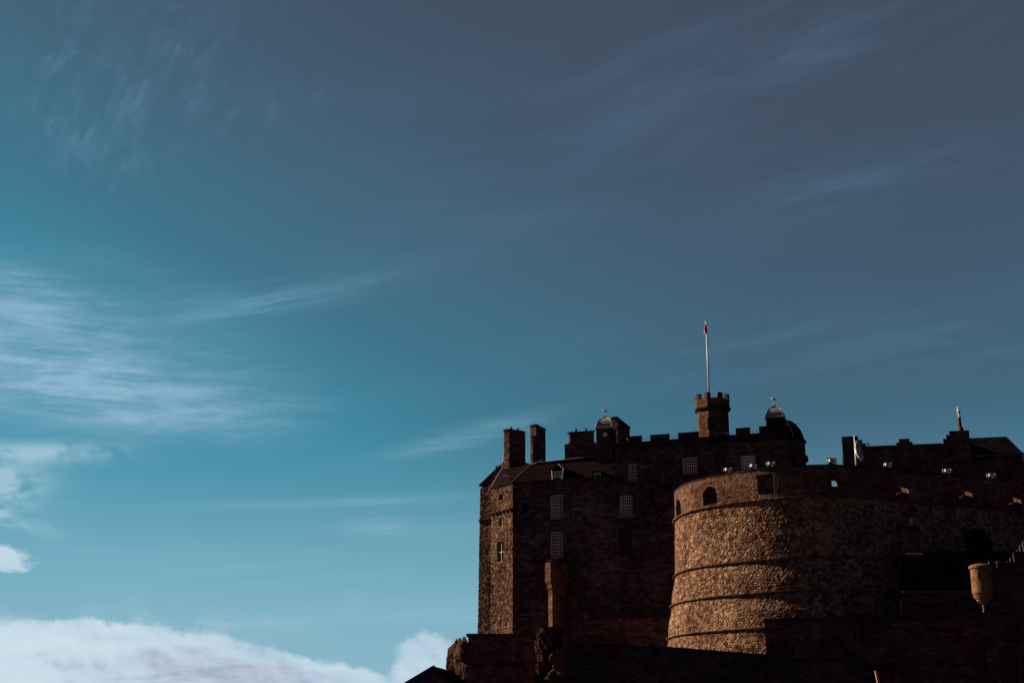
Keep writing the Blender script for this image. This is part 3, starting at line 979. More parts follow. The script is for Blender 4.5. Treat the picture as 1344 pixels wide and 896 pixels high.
# cupolas -----------------------------------------------------------
def cupola(cx_px, y_px, Y, half_px, base_y, body_bot, top_y, fin_y, nsides=4, rot=45):
    c = atY(cx_px, base_y, Y); k = Y / FPX * 1.0
    r = half_px * k * 1.25
    z0, z1 = c.z, atY(cx_px, top_y, Y).z; zf = atY(cx_px, fin_y, Y).z; zb = atY(cx_px, body_bot, Y).z
    a = math.radians(rot - 20)
    body = MB(); body.lathe(c.x, Y, [(r * 1.02, zb), (r * 1.02, z0 - .22)], nsides, a)
    o = emit('cupola', body, M['trim'], palace)
    H = z1 - z0
    prof = [(r * 1.14, z0 - .218), (r * 1.14, z0 - .06), (r * 1.02, z0), (r * 1.0, z0 + .10 * H), (r * .95, z0 + .28 * H), (r * .82, z0 + .48 * H), (r * .60, z0 + .64 * H),
            (r * .34, z0 + .76 * H), (r * .20, z0 + .86 * H), (r * .10, z1)]
    ribs = MB().lathe(c.x, Y, prof, nsides, a)
    for j in range(nsides):
        t = a + 2 * math.pi * j / nsides
        pts = [Vector((c.x + (rr + .02) * math.cos(t), Y + (rr + .02) * math.sin(t), zz)) for rr, zz in prof[2:]]
        for p_, q_ in zip(pts, pts[1:]): ribs.tube(p_, q_, .035, n=5)
    emit('dome', ribs, M['lead'], o)
    f = MB(); f.lathe(c.x, Y, [(.12, z1), (.06, z1 + .15), (.06, zf - .35), (.13, zf - .28), (.13, zf - .12), (.03, zf)], 8)
    f.tube((c.x - .30, Y, zf - .18), (c.x + .05, Y, zf - .18), .03)
    fo = emit('finial', f, M['lead'], o)
    g_ = MB(); g_.lathe(c.x - .30, Y, [(.02, zf - .36), (.13, zf - .30), (.17, zf - .18), (.12, zf - .06), (.02, zf)], 10)
    emit('gilded_ball', g_, M['gilt'], fo)
    return o, c, r
cu1, c1, r1_ = cupola(795.5, 0, 188.0, 12.0, 562.0, 606, 545, 537)
cu2, c2, r2_ = cupola(1018.0, 0, 183.5, 12.6, 548.5, 606, 531, 521.5)
# small clock on the first cupola
cl = MB(); p = atY(794.5, 570, 188.0 - r1_ * .80)
cl.tube(p, p + Vector((-.03, -.09, 0)), .30, n=18)
ck = emit('clock', cl, M['figure'], cu1)
h_ = MB(); q = p + Vector((-.04, -.12, 0)); h_.tube(q, q + Vector((.02, 0, .22)), .022, n=5); h_.tube(q, q + Vector((.14, 0, -.08)), .022, n=5)
emit('clock_hands', h_, M['iron'], ck)
lp = MB(); p = atY(823, 576, 185.5); lp.lathe(p.x, p.y, [(.05, p.z - .2), (.14, p.z - .12), (.14, p.z + .1), (.03, p.z + .2)], 8)
emit('wall_lamp', lp, M['gilt'], palace)

# right corner tower with a bell roof
c = atY(1034, 578, 186.5); r = 23 * 186.5 / FPX
zt = c.z
mb = MB().lathe(c.x, 186.5, [(r, ZB), (r, zt - .35)], 8, math.radians(22.5 - 20))
tw = emit('corner_tower', mb, M['palace'], palace)
prof = [(r * 1.09, zt - .348), (r * 1.09, zt - .1), (r * .98, zt), (r * .93, zt + .7), (r * .80, zt + 1.45), (r * .60, zt + 2.1), (r * .36, zt + 2.55), (r * .15, zt + 2.8), (.05, zt + 2.9)]
emit('bell_roof', MB().lathe(c.x, 186.5, prof, 8, math.radians(22.5 - 20)), M['slate'], tw)
mb = MB()
pa = [atY(x, y, 184.2) for x, y in ((1033, 553.5), (1036, 559), (1039, 566), (1041.5, 574.5))]
for p_, q_ in zip(pa, pa[1:]): mb.tube(p_, q_, .07, n=6)
emit('roof_flashing', mb, M['lead_pale'], tw)
p = atY(1057, 602, 186.5)
emit('bracket', MB().lathe(p.x, p.y, [(.1, p.z - .65), (.4, p.z - .3), (.45, p.z + .1), (.25, p.z + .5), (.05, p.z + .6)], 10), M['trim'], tw)

# flag tower --------------------------------------------------------
FY = 187.0
cc = atY(935.5, 540, FY); k = FY / FPX
zt, zs, zb = atY(935.5, 519.5, FY).z, atY(935.5, 541, FY).z, 40.0
zpar = atY(935.5, 526.5, FY).z
a8 = math.radians(20)
rs, rh = 21.6 * k, 24.6 * k
ft = emit('flag_tower', MB().lathe(cc.x, FY, [(rs, zb), (rs, zs - .1)], 8, a8), M['tower'], palace)
emit('string_course', MB().lathe(cc.x, FY, [(rs, zs - .098), (rh * .99, zs + .2), (rh * 1.03, zs + .22), (rh * 1.03, zs + .42), (rh * .97, zs + .48)], 8, a8), M['trim'], ft)
hd = MB(); hd.lathe(cc.x, FY, [(rh * .96, zs + .482), (rh * .97, zpar)], 8, a8)
for j in range(8):
    t0 = a8 + 2 * math.pi * j / 8; t1 = t0 + 2 * math.pi / 8
    A = Vector((cc.x + rh * .97 * math.cos(t0), FY + rh * .97 * math.sin(t0), 0)); Bq = Vector((cc.x + rh * .97 * math.cos(t1), FY + rh * .97 * math.sin(t1), 0))
    ctr = Vector((cc.x, FY, 0))
    for lo, hi in ((0.0, .24), (.76, 1.0)):
        p_, q_ = A.lerp(Bq, lo), A.lerp(Bq, hi); pi, qi = p_.lerp(ctr, .2), q_.lerp(ctr, .2)
        hd.prism([(p_.x, p_.y), (q_.x, q_.y), (qi.x, qi.y), (pi.x, pi.y)], zpar + .001, zt)
emit('battlement', hd, M['tower'], ft)
p = atY(932, 556, FY - rs)
emit('tower_window', MB().box(Frame(p.x, p.y - .02, 12), -.33, .33, -.03, .2, p.z - .75, p.z + .85), M['dark'], ft)

fp = thing('flagpole', (cc.x - .45, FY, zpar), 'tall white flagpole rising from the crenellated flag tower', 'flagpole')
pb = atY(931, 526, FY); pt = atY(928, 424, FY)
pt = Vector((pb.x, FY, pt.z))
emit('pole', MB().tube(pb, pt, .14, .085, 12), M['pole'], fp, True)
emit('truck', MB().lathe(pt.x, FY, [(.05, pt.z), (.16, pt.z + .08), (.16, pt.z + .22), (.04, pt.z + .3)], 10), M['gilt'], fp)


def hanging_flag(name, x, y, ztop, zbot, w, mat, label, tail=0.0):
    """cloth hanging in folds beside its pole"""
    ns, nz = 26, 22; m = MB(); pts = []
    for j in range(nz + 1):
        t = j / nz; z = ztop + (zbot - ztop) * t
        ww = w * (0.35 + 0.65 * math.sin(math.pi * min(1, t * .75 + .12)))
        for i in range(ns + 1):
            q = i / ns
            pts.append((x + ww * (q - .45) + tail * t * t + .05 * math.sin(q * 9 + t * 5), y - .16 + .16 * math.sin(q * 17 + t * 2.0) * (0.4 + t), z - .25 * math.sin(q * 3.0) * t))
    fs = [(j * (ns + 1) + i, j * (ns + 1) + i + 1, (j + 1) * (ns + 1) + i + 1, (j + 1) * (ns + 1) + i) for j in range(nz) for i in range(ns)]
    m.add(pts, fs)
    o = emit(name, m, mat, None, True)
    md = o.modifiers.new('cloth', 'SOLIDIFY'); md.thickness = 0.02
    return tag(o, label, 'flag')


hanging_flag('flag', pt.x - .18, FY - .1, pt.z - .25, pt.z - 1.45, .32, M['flag_red'], 'small red, white and blue flag hanging limp at the top of the tall white flagpole')

# stair turret on the palace front ---------------------------------
tb = PF.at(733, 765)
tc_ = PF(tb[0], -0.7, 0)
tz = lambda y: PF.at(733, y)[1]
kk = 190 / FPX
a6 = math.radians(12)
tur = MB().lathe(tc_.x, tc_.y, [(11.6 * kk, tz(835)), (11.6 * kk, tz(776))], 8, a6)
tu = emit('stair_turret', tur, M['tower'], palace)
emit('turret_head', MB().lathe(tc_.x, tc_.y, [(11.6 * kk, tz(776) + .002), (13.5 * kk, tz(773)), (13.5 * kk, tz(769)), (15.6 * kk, tz(764)), (15.6 * kk, tz(741)), (14.6 * kk, tz(739))], 8, a6), M['tower'], tu)
emit('turret_roof', MB().lathe(tc_.x, tc_.y, [(15.8 * kk, tz(739) + .002), (10 * kk, tz(734.5)), (2 * kk, tz(732))], 8, a6), M['roof'], tu)

# ================================================================== THE ROUND BATTERY
ctrl = [(30, 172), (22.5, 167.5), (19.6, 162.5), (18.55, 157.0), (19.0, 152.0), (20.5, 148.3), (22.9, 145.2), (26.2, 142.4), (30.0, 140.75), (33.6, 140.5), (37.4, 141.6),
        (42.2, 143.85), (49.5, 147.2), (56.2, 150.6), (64, 155.5), (72, 162)]
dense = []
for i in range(len(ctrl) - 1):
    p0 = np.array(ctrl[max(i - 1, 0)]); p1 = np.array(ctrl[i]); p2 = np.array(ctrl[i + 1]); p3 = np.array(ctrl[min(i + 2, len(ctrl) - 1)])
    for t in np.linspace(0, 1, 40, endpoint=False):
        dense.append(.5 * ((2 * p1) + (-p0 + p2) * t + (2 * p0 - 5 * p1 + 4 * p2 - p3) * t * t + (-p0 + 3 * p1 - 3 * p2 + p3) * t ** 3))
dense = np.array(dense)
sm = np.copy(dense)
for _ in range(60): sm[1:-1] = (sm[:-2] + 2 * sm[1:-1] + sm[2:]) / 4
arc = np.concatenate([[0], np.cumsum(np.hypot(*np.diff(sm, axis=0).T))])
tg = np.gradient(sm, arc, axis=0); tg /= np.hypot(tg[:, 0], tg[:, 1])[:, None]
LBAT = float(arc[-1])
def bat(S):
    S = np.asarray(S, float)
    x = np.interp(S, arc, sm[:, 0]); y = np.interp(S, arc, sm[:, 1])
    tx = np.interp(S, arc, tg[:, 0]); ty = np.interp(S, arc, tg[:, 1]); l = np.hypot(tx, ty)
    return x, y, ty / l, -tx / l          # outward normal
def BP(s, v, z):
    x, y, nx, ny = bat(s)
    return Vector((float(x - nx * v), float(y - ny * v), z))
def s_of(px, py, Z):
    """arc position of the battery face seen at chart x"""
    best = None
    xs, ys, nx, ny = bat(np.linspace(0, LBAT, 3000))
    fwd = ys * math.cos(PITCH) + (Z - EYE) * math.sin(PITCH)
    X = 672 + FPX * xs / fwd
    dd = np.abs(X - px) + np.where((nx * -xs + ny * -ys) > 0, 0, 1e6)
    return float(np.linspace(0, LBAT, 3000)[int(np.argmin(dd))])
def z_of(s, py, v=0.0):
    p = BP(s, v, 0); lo, hi = 0, 60
    for _ in range(40):
        mid = (lo + hi) / 2
        f = p.y * math.cos(PITCH) + (mid - EYE) * math.sin(PITCH); up = -p.y * math.sin(PITCH) + (mid - EYE) * math.cos(PITCH)
        if 448 - FPX * up / f > py: lo = mid
        else: hi = mid
    return (lo + hi) / 2

battery = thing('gun_battery', BP(LBAT * .5, 6, 0), 'massive round rubble gun battery with ringed string courses, its left side in warm sun', 'battery')
Z_STR, Z_TOP, RINGS = 25.85, 29.0, (19.69, 16.33, 12.79)
OFF = lambda z: 0.02 + (0.0 if z > 19.69 else .38 if z > 16.33 else .80 if z > 12.79 else 1.22)
def bat_off(Z):
    o = np.zeros_like(Z) + 0.02 * (Z_STR - Z)
    for zz in RINGS: o = o + 0.42 / (1 + np.exp((Z - (zz - 1.3)) / 0.42))
    return o
DARCH = (s_of(1266, 706, 22), s_of(1299, 706, 22))
zA0, zA1 = z_of(DARCH[0], 722), z_of(sum(DARCH) / 2, 693)
sA = sum(DARCH) / 2; rA = (DARCH[1] - DARCH[0]) / 2
def cut_bat(s, z):
    zsp = zA1 - rA * .7
    return (np.abs(s - sA) < rA) & (z > zA0) & ((z < zsp) | (((s - sA) / rA) ** 2 + ((z - zsp) / (rA * .7)) ** 2 < 1))
def pf_bat(S, Z, q):
    x, y, nx, ny = bat(S); t = q + bat_off(Z)
    return x + nx * t, y + ny * t, Z
mb = rubble_sheet(pf_bat, 1.0, LBAT, 0.0, Z_STR, 0.10, 0.36, 0.26, 0.09, 30, cut_bat)
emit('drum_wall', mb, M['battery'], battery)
# arched recess
mb = MB(); mb.wall(BP, DARCH[0] - .1, DARCH[1] + .1, zA0, zA1 + .1, (), .3)
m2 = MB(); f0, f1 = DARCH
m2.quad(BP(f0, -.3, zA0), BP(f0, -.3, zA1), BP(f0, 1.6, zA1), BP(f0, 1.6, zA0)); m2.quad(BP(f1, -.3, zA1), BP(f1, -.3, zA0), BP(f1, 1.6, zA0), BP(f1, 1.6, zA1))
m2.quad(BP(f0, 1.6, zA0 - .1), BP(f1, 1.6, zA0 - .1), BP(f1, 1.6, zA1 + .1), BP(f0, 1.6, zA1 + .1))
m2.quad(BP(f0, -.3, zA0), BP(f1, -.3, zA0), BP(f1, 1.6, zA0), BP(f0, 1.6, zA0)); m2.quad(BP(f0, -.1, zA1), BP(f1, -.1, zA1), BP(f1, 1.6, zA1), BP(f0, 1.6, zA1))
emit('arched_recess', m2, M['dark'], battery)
# string courses
def course(z, h, out, inn, s0=1.0, s1=None):
    m = MB(); s1 = s1 or LBAT; n = int((s1 - s0) / .35)
    jit = [random.uniform(-.02, .02) for _ in range(n + 1)]
    for i in range(n):
        a, b = s0 + (s1 - s0) * i / n, s0 + (s1 - s0) * (i + 1) / n
        p = [BP(a, -out - jit[i], z - h), BP(b, -out - jit[i + 1], z - h), BP(b, -out - jit[i + 1], z), BP(a, -out - jit[i], z)]
        m.quad(*p)
        m.quad(BP(a, -inn, z + h * .8), p[3], p[2], BP(b, -inn, z + h * .8)) if False else m.quad(p[3], p[2], BP(b, -inn, z + h * .6), BP(a, -inn, z + h * .6))
        m.quad(BP(a, -inn, z - h * 1.8), BP(b, -inn, z - h * 1.8), p[1], p[0])
    return m
emit('string_course', course(Z_STR + .05, .13, .30, -.05), M['parapet'], battery)
for zz in RINGS:
    base = float(bat_off(np.array([zz + .3]))[0])
    emit('string_course', course(zz, .10, base + .33, base - .15), M['parapet'], battery)

# parapet with gun ports
ports = []
for (x0, x1, y0, y1, arch_) in ((887.0, 893.5, 655, 678, True), (922.5, 940.5, 638, 662, True), (994, 1016, 622, 648, False),
                                (1091.5, 1101, 628.5, 638, False), (1172, 1192, 633, 656, True), (1255, 1276, 638, 660, True), (1322, 1340, 647, 668, True)):
    zc_ = 27.3
    a, b = s_of(x0, 0, zc_), s_of(x1, 0, zc_); mid = (a + b) / 2
    ports.append([min(a, b), max(a, b), z_of(mid, y1), z_of(mid, y0), arch_])
THK = 0.95
mb = MB()
mb.wall(BP, 1.0, LBAT, Z_STR + .15, Z_TOP, [tuple(p[:4]) for p in ports], ds=.45, thick=THK)
for a, b, c, d, ar in ports:
    if ar: mb.arch(BP, a, b, d - (b - a) * .42, d, THK)
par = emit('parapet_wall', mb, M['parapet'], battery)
emit('coping', course(Z_TOP + .12, .10, .07, -THK), M['trim'], battery)
# added timber leaves, put in to cut the sunlit patch in right hand ports
for a, b, c, d, ar in ports[4:]:
    m_, t_ = (a + b) / 2, c + (d - c) * .52
    for q0, q1, zt2 in ((a + .02, b - .02, c + (d - c) * .34), (m_ + .12, b - .02, t_)):
        v0_, v1_ = (.30, .36) if zt2 < t_ - .01 else (.362, .42)
        emit('added_port_shutter', MB().hexa([BP(q0, v0_, c + .01), BP(q1, v0_, c + .01), BP(q1, v1_, c + .01), BP(q0, v1_, c + .01),
                                        BP(q0, v0_, zt2), BP(q1, v0_, zt2), BP(q1, v1_, zt2), BP(q0, v1_, zt2)]), M['wood'], battery)
# gun deck
poly = [BP(s, .6, 25.2) for s in np.linspace(1, LBAT, 120)]
mb = MB(); mb.add(poly + [Vector((74, 185, 25.2)), Vector((34, 181, 25.2))], [tuple(range(122))])
emit('gun_deck', mb, M['gate'], battery)

# guns behind the ports
def cannon(mid, zb, label):
    p = BP(mid, 3.1 if 'left' in label else 1.9, zb); x, y, nx, ny = bat(mid); n = Vector((float(nx), float(ny), 0)); t = Vector((-n.y, n.x, 0))
    th = thing('cannon', (p.x, p.y, 25.2), label, 'cannon', 'guns behind the ports of the battery')
    m = MB(); ax = p + Vector((0, 0, .15))
    m.tube(ax - n * 1.2, ax + n * .2, .27, .23, 14); m.tube(ax + n * .2, ax + n * 1.35, .21, .15, 14); m.tube(ax + n * 1.35, ax + n * 1.5, .20, .18, 14)
    m.tube(ax - n * 1.35, ax - n * 1.2, .08, .24, 14)
    emit('barrel', m, M['iron'], th)
    c = MB()
    for sgn in (-1, 1):
        o = t * (.38 * sgn)
        q = [p + o + n * a_ + Vector((0, 0, z_)) for a_, z_ in ((-1.3, 25.65 - zb), (.5, 25.65 - zb), (.5, .12), (-.2, .12), (-1.3, -.3))]
        w_ = t * .06
        c.add([v - w_ for v in q] + [v + w_ for v in q], [(0, 1, 2, 3, 4), (9, 8, 7, 6, 5)] + [(i, (i + 1) % 5, 5 + (i + 1) % 5, 5 + i) for i in range(5)])
    emit('carriage', c, M['wood'], th)
    for a_ in (-1.0, .3):
        for sgn in (-1, 1):
            b_ = p + n * a_ + t * (.45 * sgn); b_.z = 25.45
            emit('wheel', MB().tube(b_, b_ + t * (.1 * sgn), .25, n=14), M['iron'], th)
names = ['cannon in the narrow port at the far left rim of the battery', 'cannon in the sunlit arched port on the left of the battery', 'cannon in the wide square port near the edge of the sunlight',
         'cannon in the port under the patch of sky between the buildings', 'cannon in the port below the right hand hall, third from the right', 'cannon in the second port from the right end of the battery', 'cannon in the port nearest the right edge of the view']
for (a, b, c, d, ar), nm in zip(ports, names):
    if 'patch of sky' in nm: continue      # that port is only a small square hatch
    cannon((a + b) / 2, c + .45, nm)

# floodlights along the parapet top
def floodlight(x, wpx, label, first=None):
    s = s_of(x, 0, 29.3); p = BP(s, .5, Z_TOP + .19)
    th = thing('floodlight', p, label, 'floodlight', 'small lamp units along the top of the battery parapet')
    w = wpx * p.y / FPX / 2
    fr = Frame(p.x, p.y, 8)
    emit('bracket', MB().box(fr, -w, w, -.10, .10, p.z, p.z + .07).box(fr, -w, -w + .07, -.07, .07, p.z + .072, p.z + .62).box(fr, w - .07, w, -.07, .07, p.z + .072, p.z + .62).box(fr, -w, w, -.08, .08, p.z + .622, p.z + .70), M['iron'], th)
    for i, (o, lift, hw, hh) in enumerate(((-.62, .30, .24, .13), (-.05, .34, .20, .11), (.52, .26, .25, .15), (.25, .08, .22, .12), (-.45, .07, .16, .10))):
        q = fr(o * w, (-.03, .05, 0)[i % 3], 0); f2 = Frame(q.x, q.y, 55 + 9 * math.sin(x + i * 2.1))
        sc_ = w / .36
        emit('lamp_head', MB().box(f2, -hw * sc_ * .6, hw * sc_ * .6, -.10, .12, p.z + lift, p.z + lift + hh * 2.1), M['lamp_red'] if (i == 4 or (i == 1 and x == 1094)) else M['lamp_body'], th)
for x, w, nm in ((952, 11, 'lamp unit on the sunlit parapet, leftmost of the row, right of the arched port'), (986, 10, 'lamp unit on the parapet just right of the pale blinded window'),
                 (1010, 12, 'lamp unit on the parapet below the right hand cupola'), (1094, 12, 'lamp unit on the parapet standing against open sky'),
                 (1170, 11, 'lamp unit on the parapet below the small stepped chimney'), (1248, 12, 'lamp unit on the parapet below the large stepped gable'), (1306, 12, 'lamp unit on the parapet below the plain slate roof, nearest the right edge')):
    floodlight(x, w, nm)

# second flagpole with furled flag on the battery
s = s_of(1129, 0, 29); p = BP(s, .7, Z_TOP - .5)
fp2 = thing('flagpole', p, 'short white flagpole on the battery parapet before the stepped gable', 'flagpole')
zt = atY(1126, 572, p.y).z
emit('pole', MB().tube(p, Vector((p.x, p.y, zt)), .10, .06, 10), M['pole'], fp2, True)
emit('truck', MB().lathe(p.x, p.y, [(.02, zt), (.10, zt + .06), (.02, zt + .16)], 8), M['gilt'], fp2)
hanging_flag('flag', p.x + .15, p.y - .05, zt - .6, zt - 2.35, .75, M['flag_grey'], 'grey and white flag hanging furled on the short pole on the battery', .35)
# lit downpipe on the battery near the square port
s = s_of(1017, 0, 27)
emit('downpipe', MB().tube(BP(s, -.12, 26.1), BP(s, -.12, 28.4), .04), M['shutter'], battery)

# ================================================================== HALL BEHIND, at the right
HF_o = atY(1108.5, 610, 186.0)
HF = Frame(HF_o.x, 186.0, 12)
hall = thing('hall_building', HF(12, 4, 25), 'long dark hall with crow stepped gables, chimneys and slate roof behind the battery', 'castle building')
def hs_(px, py, v=0.0): return HF.at(px, py, v)
e_s, e_z = hs_(1137, 586)
ridge = lambda px: hs_(px, 586 + (px - 1140) * (-6.0 / 95))[1]
s1 = hs_(1272, 580)[0]; s2 = hs_(1344, 600)[0]
mb = MB()
mb.box(HF, 0, s2 + 16, 0, 11, 24.5, hs_(1188, 585)[1]-1.6)
mb.box(HF, 0, hs_(1272, 580)[0], .002, 2.9, hs_(1188, 585)[1]-1.598, hs_(1188, 585)[1])
emit('wall', mb, M['palace'], hall)
mb = MB()   # low pitched roof: front slope seen edge on
za = hs_(1188, 585)[1]; zr_ = hs_(1185, 583.2, 3)[1]
mb.add([HF(0, -.2, za), HF(s1, -.2, za), HF(s1, 3, zr_), HF(0, 3, zr_), HF(0, 11, za), HF(s1, 11, za)], [(0, 1, 2, 3), (3, 2, 5, 4), (0, 3, 4), (1, 5, 2)])
emit('roof', mb, M['slate'], hall)
# left gable end with steps
def steps(cols, v0, v1, name='crow_stepped_gable', mat='palace'):
    m = MB(); last = None
    for k_, (x0, x1, y) in enumerate(cols):
        a, b = hs_(x0, y)[0], hs_(x1, y)[0]; z = hs_((x0 + x1) / 2, y)[1]
        m.box(HF, a, b - .001, v0 + .004 * k_, v1 - .003 * k_, 26, z)
    return emit(name, m, M[mat], hall)
steps([(1104.5, 1126, 573.0), (1126, 1131.5, 577.5), (1131.5, 1136.5, 582)], -.3, .8)
steps([(1176, 1179.5, 581), (1179.5, 1193.5, 576), (1193.5, 1197.5, 580)], -.28, .7, 'chimney_stack')
g2 = steps([(1237.5, 1241.5, 576), (1241.5, 1245.5, 571), (1245.5, 1271.5, 565.5)], -.3, 1.2)
# right roof, hipped
zh = hs_(1300, 573.5, 3)[1]
a, b, c_ = s1, hs_(1321, 573, 3)[0], hs_(1348, 602)[0]
mb = MB(); zl = hs_(1345, 600)[1]
mb.add([HF(a, -.25, zl), HF(c_, -.25, zl), HF(b, 3, zh), HF(a, 3, zh), HF(a, 10, zl), HF(c_, 10, zl), HF(b, 7, zh), HF(a, 7, zh)],
       [(0, 1, 2, 3), (1, 5, 6, 2), (3, 2, 6, 7), (7, 6, 5, 4), (0, 3, 7, 4)])
emit('roof', mb, M['slate'], hall)
p = atY(1343, 602, 180); 
emit('chimney_pot', MB().lathe(p.x + .2, 180, [(.35, p.z - .3), (.3, p.z + .6), (.25, p.z + .9)], 10), M['clay'], hall)
p = hs_(1139.5, 584)
emit('roof_lamp', MB().lathe(*HF(p[0], -.2, 0)[:2], [(.05, p[1] - .1), (.16, p[1]), (.14, p[1] + .25), (.03, p[1] + .33)], 8), M['gilt'], hall)
# beast on its pedestal above the gable
p = atY(1260.5, 565, 183.0); zt0, zt1, ztt = p.z - .1, atY(1260.5, 547.5, 183).z, atY(1260.5, 533, 183).z
emit('pedestal', MB().lathe(p.x, 183, [(.48, zt0), (.42, zt0 + .35), (.24, zt0 + .7), (.22, zt1 - .15), (.28, zt1 - .12), (.28, zt1)], 10), M['chimney'], hall)
fig = MB(); H_ = ztt - zt1
fig.lathe(p.x, 183, [(.10, zt1 + .002), (.13, zt1 + .12 * H_), (.09, zt1 + .28 * H_), (.20, zt1 + .42 * H_), (.24, zt1 + .55 * H_), (.15, zt1 + .68 * H_), (.10, zt1 + .74 * H_)], 10)
fig.lathe(p.x - .06, 183, [(.09, zt1 + .72 * H_), (.14, zt1 + .80 * H_), (.05, zt1 + .92 * H_), (.02, zt1 + H_)], 10)
fig.tube((p.x - .1, 183, zt1 + .60 * H_), (p.x - .34, 182.9, zt1 + .5 * H_), .07, .04); fig.tube((p.x + .1, 183, zt1 + .5 * H_), (p.x + .3, 183, zt1 + .66 * H_), .06, .03)
fo = emit('statue', fig, M['figure'])
tag(fo, 'small pale carved figure with a raised arm on a dark pedestal above the stepped gable', 'statue')

# ================================================================== GATE BUILDINGS, lower right
GY = 129.0
GA = atY(1003, 808, 138.6); GB = atY(1290, 805, 131.6)
def G(px, py, Y=GY): return atY(px, py, Y)
# outer curtain: low sloping wall across the foot
c_pts = [(742, 846, 140), (880, 852, 138.6), (1003, 862, 136.8), (1100, 873, 134.2), (1180, 884, 132.2), (1276, 896, 129.8)]
mb = MB(); cp = MB()
T3 = [atY(*q) for q in c_pts]
bk = Vector((.3, 2.2, 0))
for a, b in zip(T3, T3[1:]):
    a0, b0 = Vector((a.x, a.y, 0)), Vector((b.x, b.y, 0))
    mb.quad(a0, b0, b, a); mb.quad(b0 + bk, a0 + bk, a + bk, b + bk); mb.quad(a, b, b + bk, a + bk)
    u_ = Vector((-.03, -.08, 0)); h = Vector((0, 0, .28)); e = Vector((0, 0, .004))
    cp.hexa([a + u_ + e, b + u_ + e, b + bk + e, a + bk + e, a + u_ + h, b + u_ + h, b + bk + h, a + bk + h])
a = T3[0]; mb.quad(Vector((a.x, a.y, 0)), a, a + bk, Vector((a.x + bk.x, a.y + bk.y, 0)))
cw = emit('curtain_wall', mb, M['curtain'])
tag(cw, 'long low shaded curtain wall sloping down below the round battery', 'castle wall')
emit('coping', cp, M['trim'], cw)

# terrace wall in front of the palace foot
mb = MB(); f = Frame(atY(737, 814, 180).x, 180, 10); L_ = 22
zt = atY(750, 814, 180).z
mb.box(f, 0, L_, 0, 1.2, 0, zt)
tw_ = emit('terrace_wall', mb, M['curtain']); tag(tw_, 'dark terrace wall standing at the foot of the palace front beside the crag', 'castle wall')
emit('coping', MB().box(f, -.1, L_, -.12, 1.3, zt + .003, zt + .16), M['gate'], tw_)

# low bastion on the crag
by = 172.5
p0, p1 = atY(614.5, 831, by), atY(690, 829.5, by)
zt = p0.z
plan = [(p0.x, by), (p1.x, by + .2), (p1.x + 1.1, by + 1.8), (p1.x + 1.2, by + 7), (p0.x + .4, by + 6.5)]
bt = emit('bastion', MB().prism(plan, 0, zt - .32), M['curtain'])
tag(bt, 'squat dark bastion with a flat coping on the crag left of the palace', 'castle wall')
pl2 = [(p0.x - .25, by - .22), (p1.x + .1, by - .05), (p1.x + 1.3, by + 1.7), (p1.x + 1.4, by + 7.1), (p0.x + .2, by + 6.7)]
emit('coping', MB().prism(pl2, zt - .318, zt), M['trim'], bt)
zz = atY(650, 873, by).z
emit('string_course', MB().prism([(p0.x - .08, by - .14), (p1.x + .02, by + .06), (p1.x, by + .6), (p0.x, by + .6)], zz, zz + .22), M['trim'], bt)

# cottage gable at the foot of the picture
hy = 120.0
ap = atY(569, 875, hy); lf = atY(525, 901, hy); rt = atY(603, 901, hy)
dpt = Vector((1.2, 9, 0))
hut = thing('gabled_house', (ap.x, hy + 4, 0), 'small gabled roof of a house rising below the crag', 'house')
mb = MB(); A, Bq, C = Vector((lf.x, lf.y, lf.z)), Vector((rt.x, rt.y, rt.z)), ap
mb.add([Vector((A.x, A.y, 0)), Vector((Bq.x, Bq.y, 0)), Bq, C, A, Vector((A.x, A.y, 0)) + dpt, Vector((Bq.x, Bq.y, 0)) + dpt, Bq + dpt, C + dpt, A + dpt],
       [(0, 1, 2, 3, 4), (5, 9, 8, 7, 6), (0, 4, 9, 5), (1, 6, 7, 2)])
emit('wall', mb, M['gate'], hut)
mb = MB(); o_ = Vector((-.1, -.15, 0)); up = Vector((0, 0, .10))
for q0, q1 in ((A + (A - C).normalized() * .3, C), (Bq + (Bq - C).normalized() * .3, C)):
    mb.hexa([q0 + o_, q1 + o_, q1 + dpt, q0 + dpt, q0 + o_ + up, q1 + o_ + up * 1.1, q1 + dpt + up * 1.1, q0 + dpt + up])
emit('roof', mb, M['roof'], hut)
emit('chimney_pot', MB().lathe(ap.x, hy + .3, [(.10, ap.z + .05), (.08, ap.z + .16), (.05, ap.z + .2)], 8), M['clay'], hut)

# forecourt wall with corbelled foot, deep dark coping
gate = thing('gate_wall', G(1150, 900), 'broad shaded forecourt wall with deep coping and a row of corbels below the round battery', 'castle wall')
s0, s1 = G(1003, 808), G(1290, 805)
GF = Frame(GA.x, GA.y, math.degrees(math.atan2(GA.y - GB.y, GB.x - GA.x)))
Lg = GF.at(1290, 806)[0]; ztop = GF.at(1150, 807)[1]
rows = GF.at(1150, 838)[1]
holes = []
n = 34
for i in range(n):
    if i % 7 in (3,): continue
    s_ = .5 + (Lg + 3.5 - 1) * i / n
    holes.append((s_, s_ + .17, rows - .16, rows + .16))
mb = MB(); mb.wall(GF, 0, Lg + 4, 0, ztop - .45, holes, .3)
for h in holes: mb.quad(GF(h[0], .3, h[2]), GF(h[1], .3, h[2]), GF(h[1], .3, h[3]), GF(h[0], .3, h[3]))
bx = GF(0, 0, 0) * (1 + 3 / 138.6)
mb.quad(Vector((bx.x, bx.y, 0)), GF(0, 0, 0), GF(0, 0, ztop - .45), Vector((bx.x, bx.y, ztop - .45)))
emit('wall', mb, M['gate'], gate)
mb = MB(); mb.box(GF, -.02, Lg + .2, -.22, 1.0, ztop - .446, ztop)
k_ = 0
s_ = 1.0
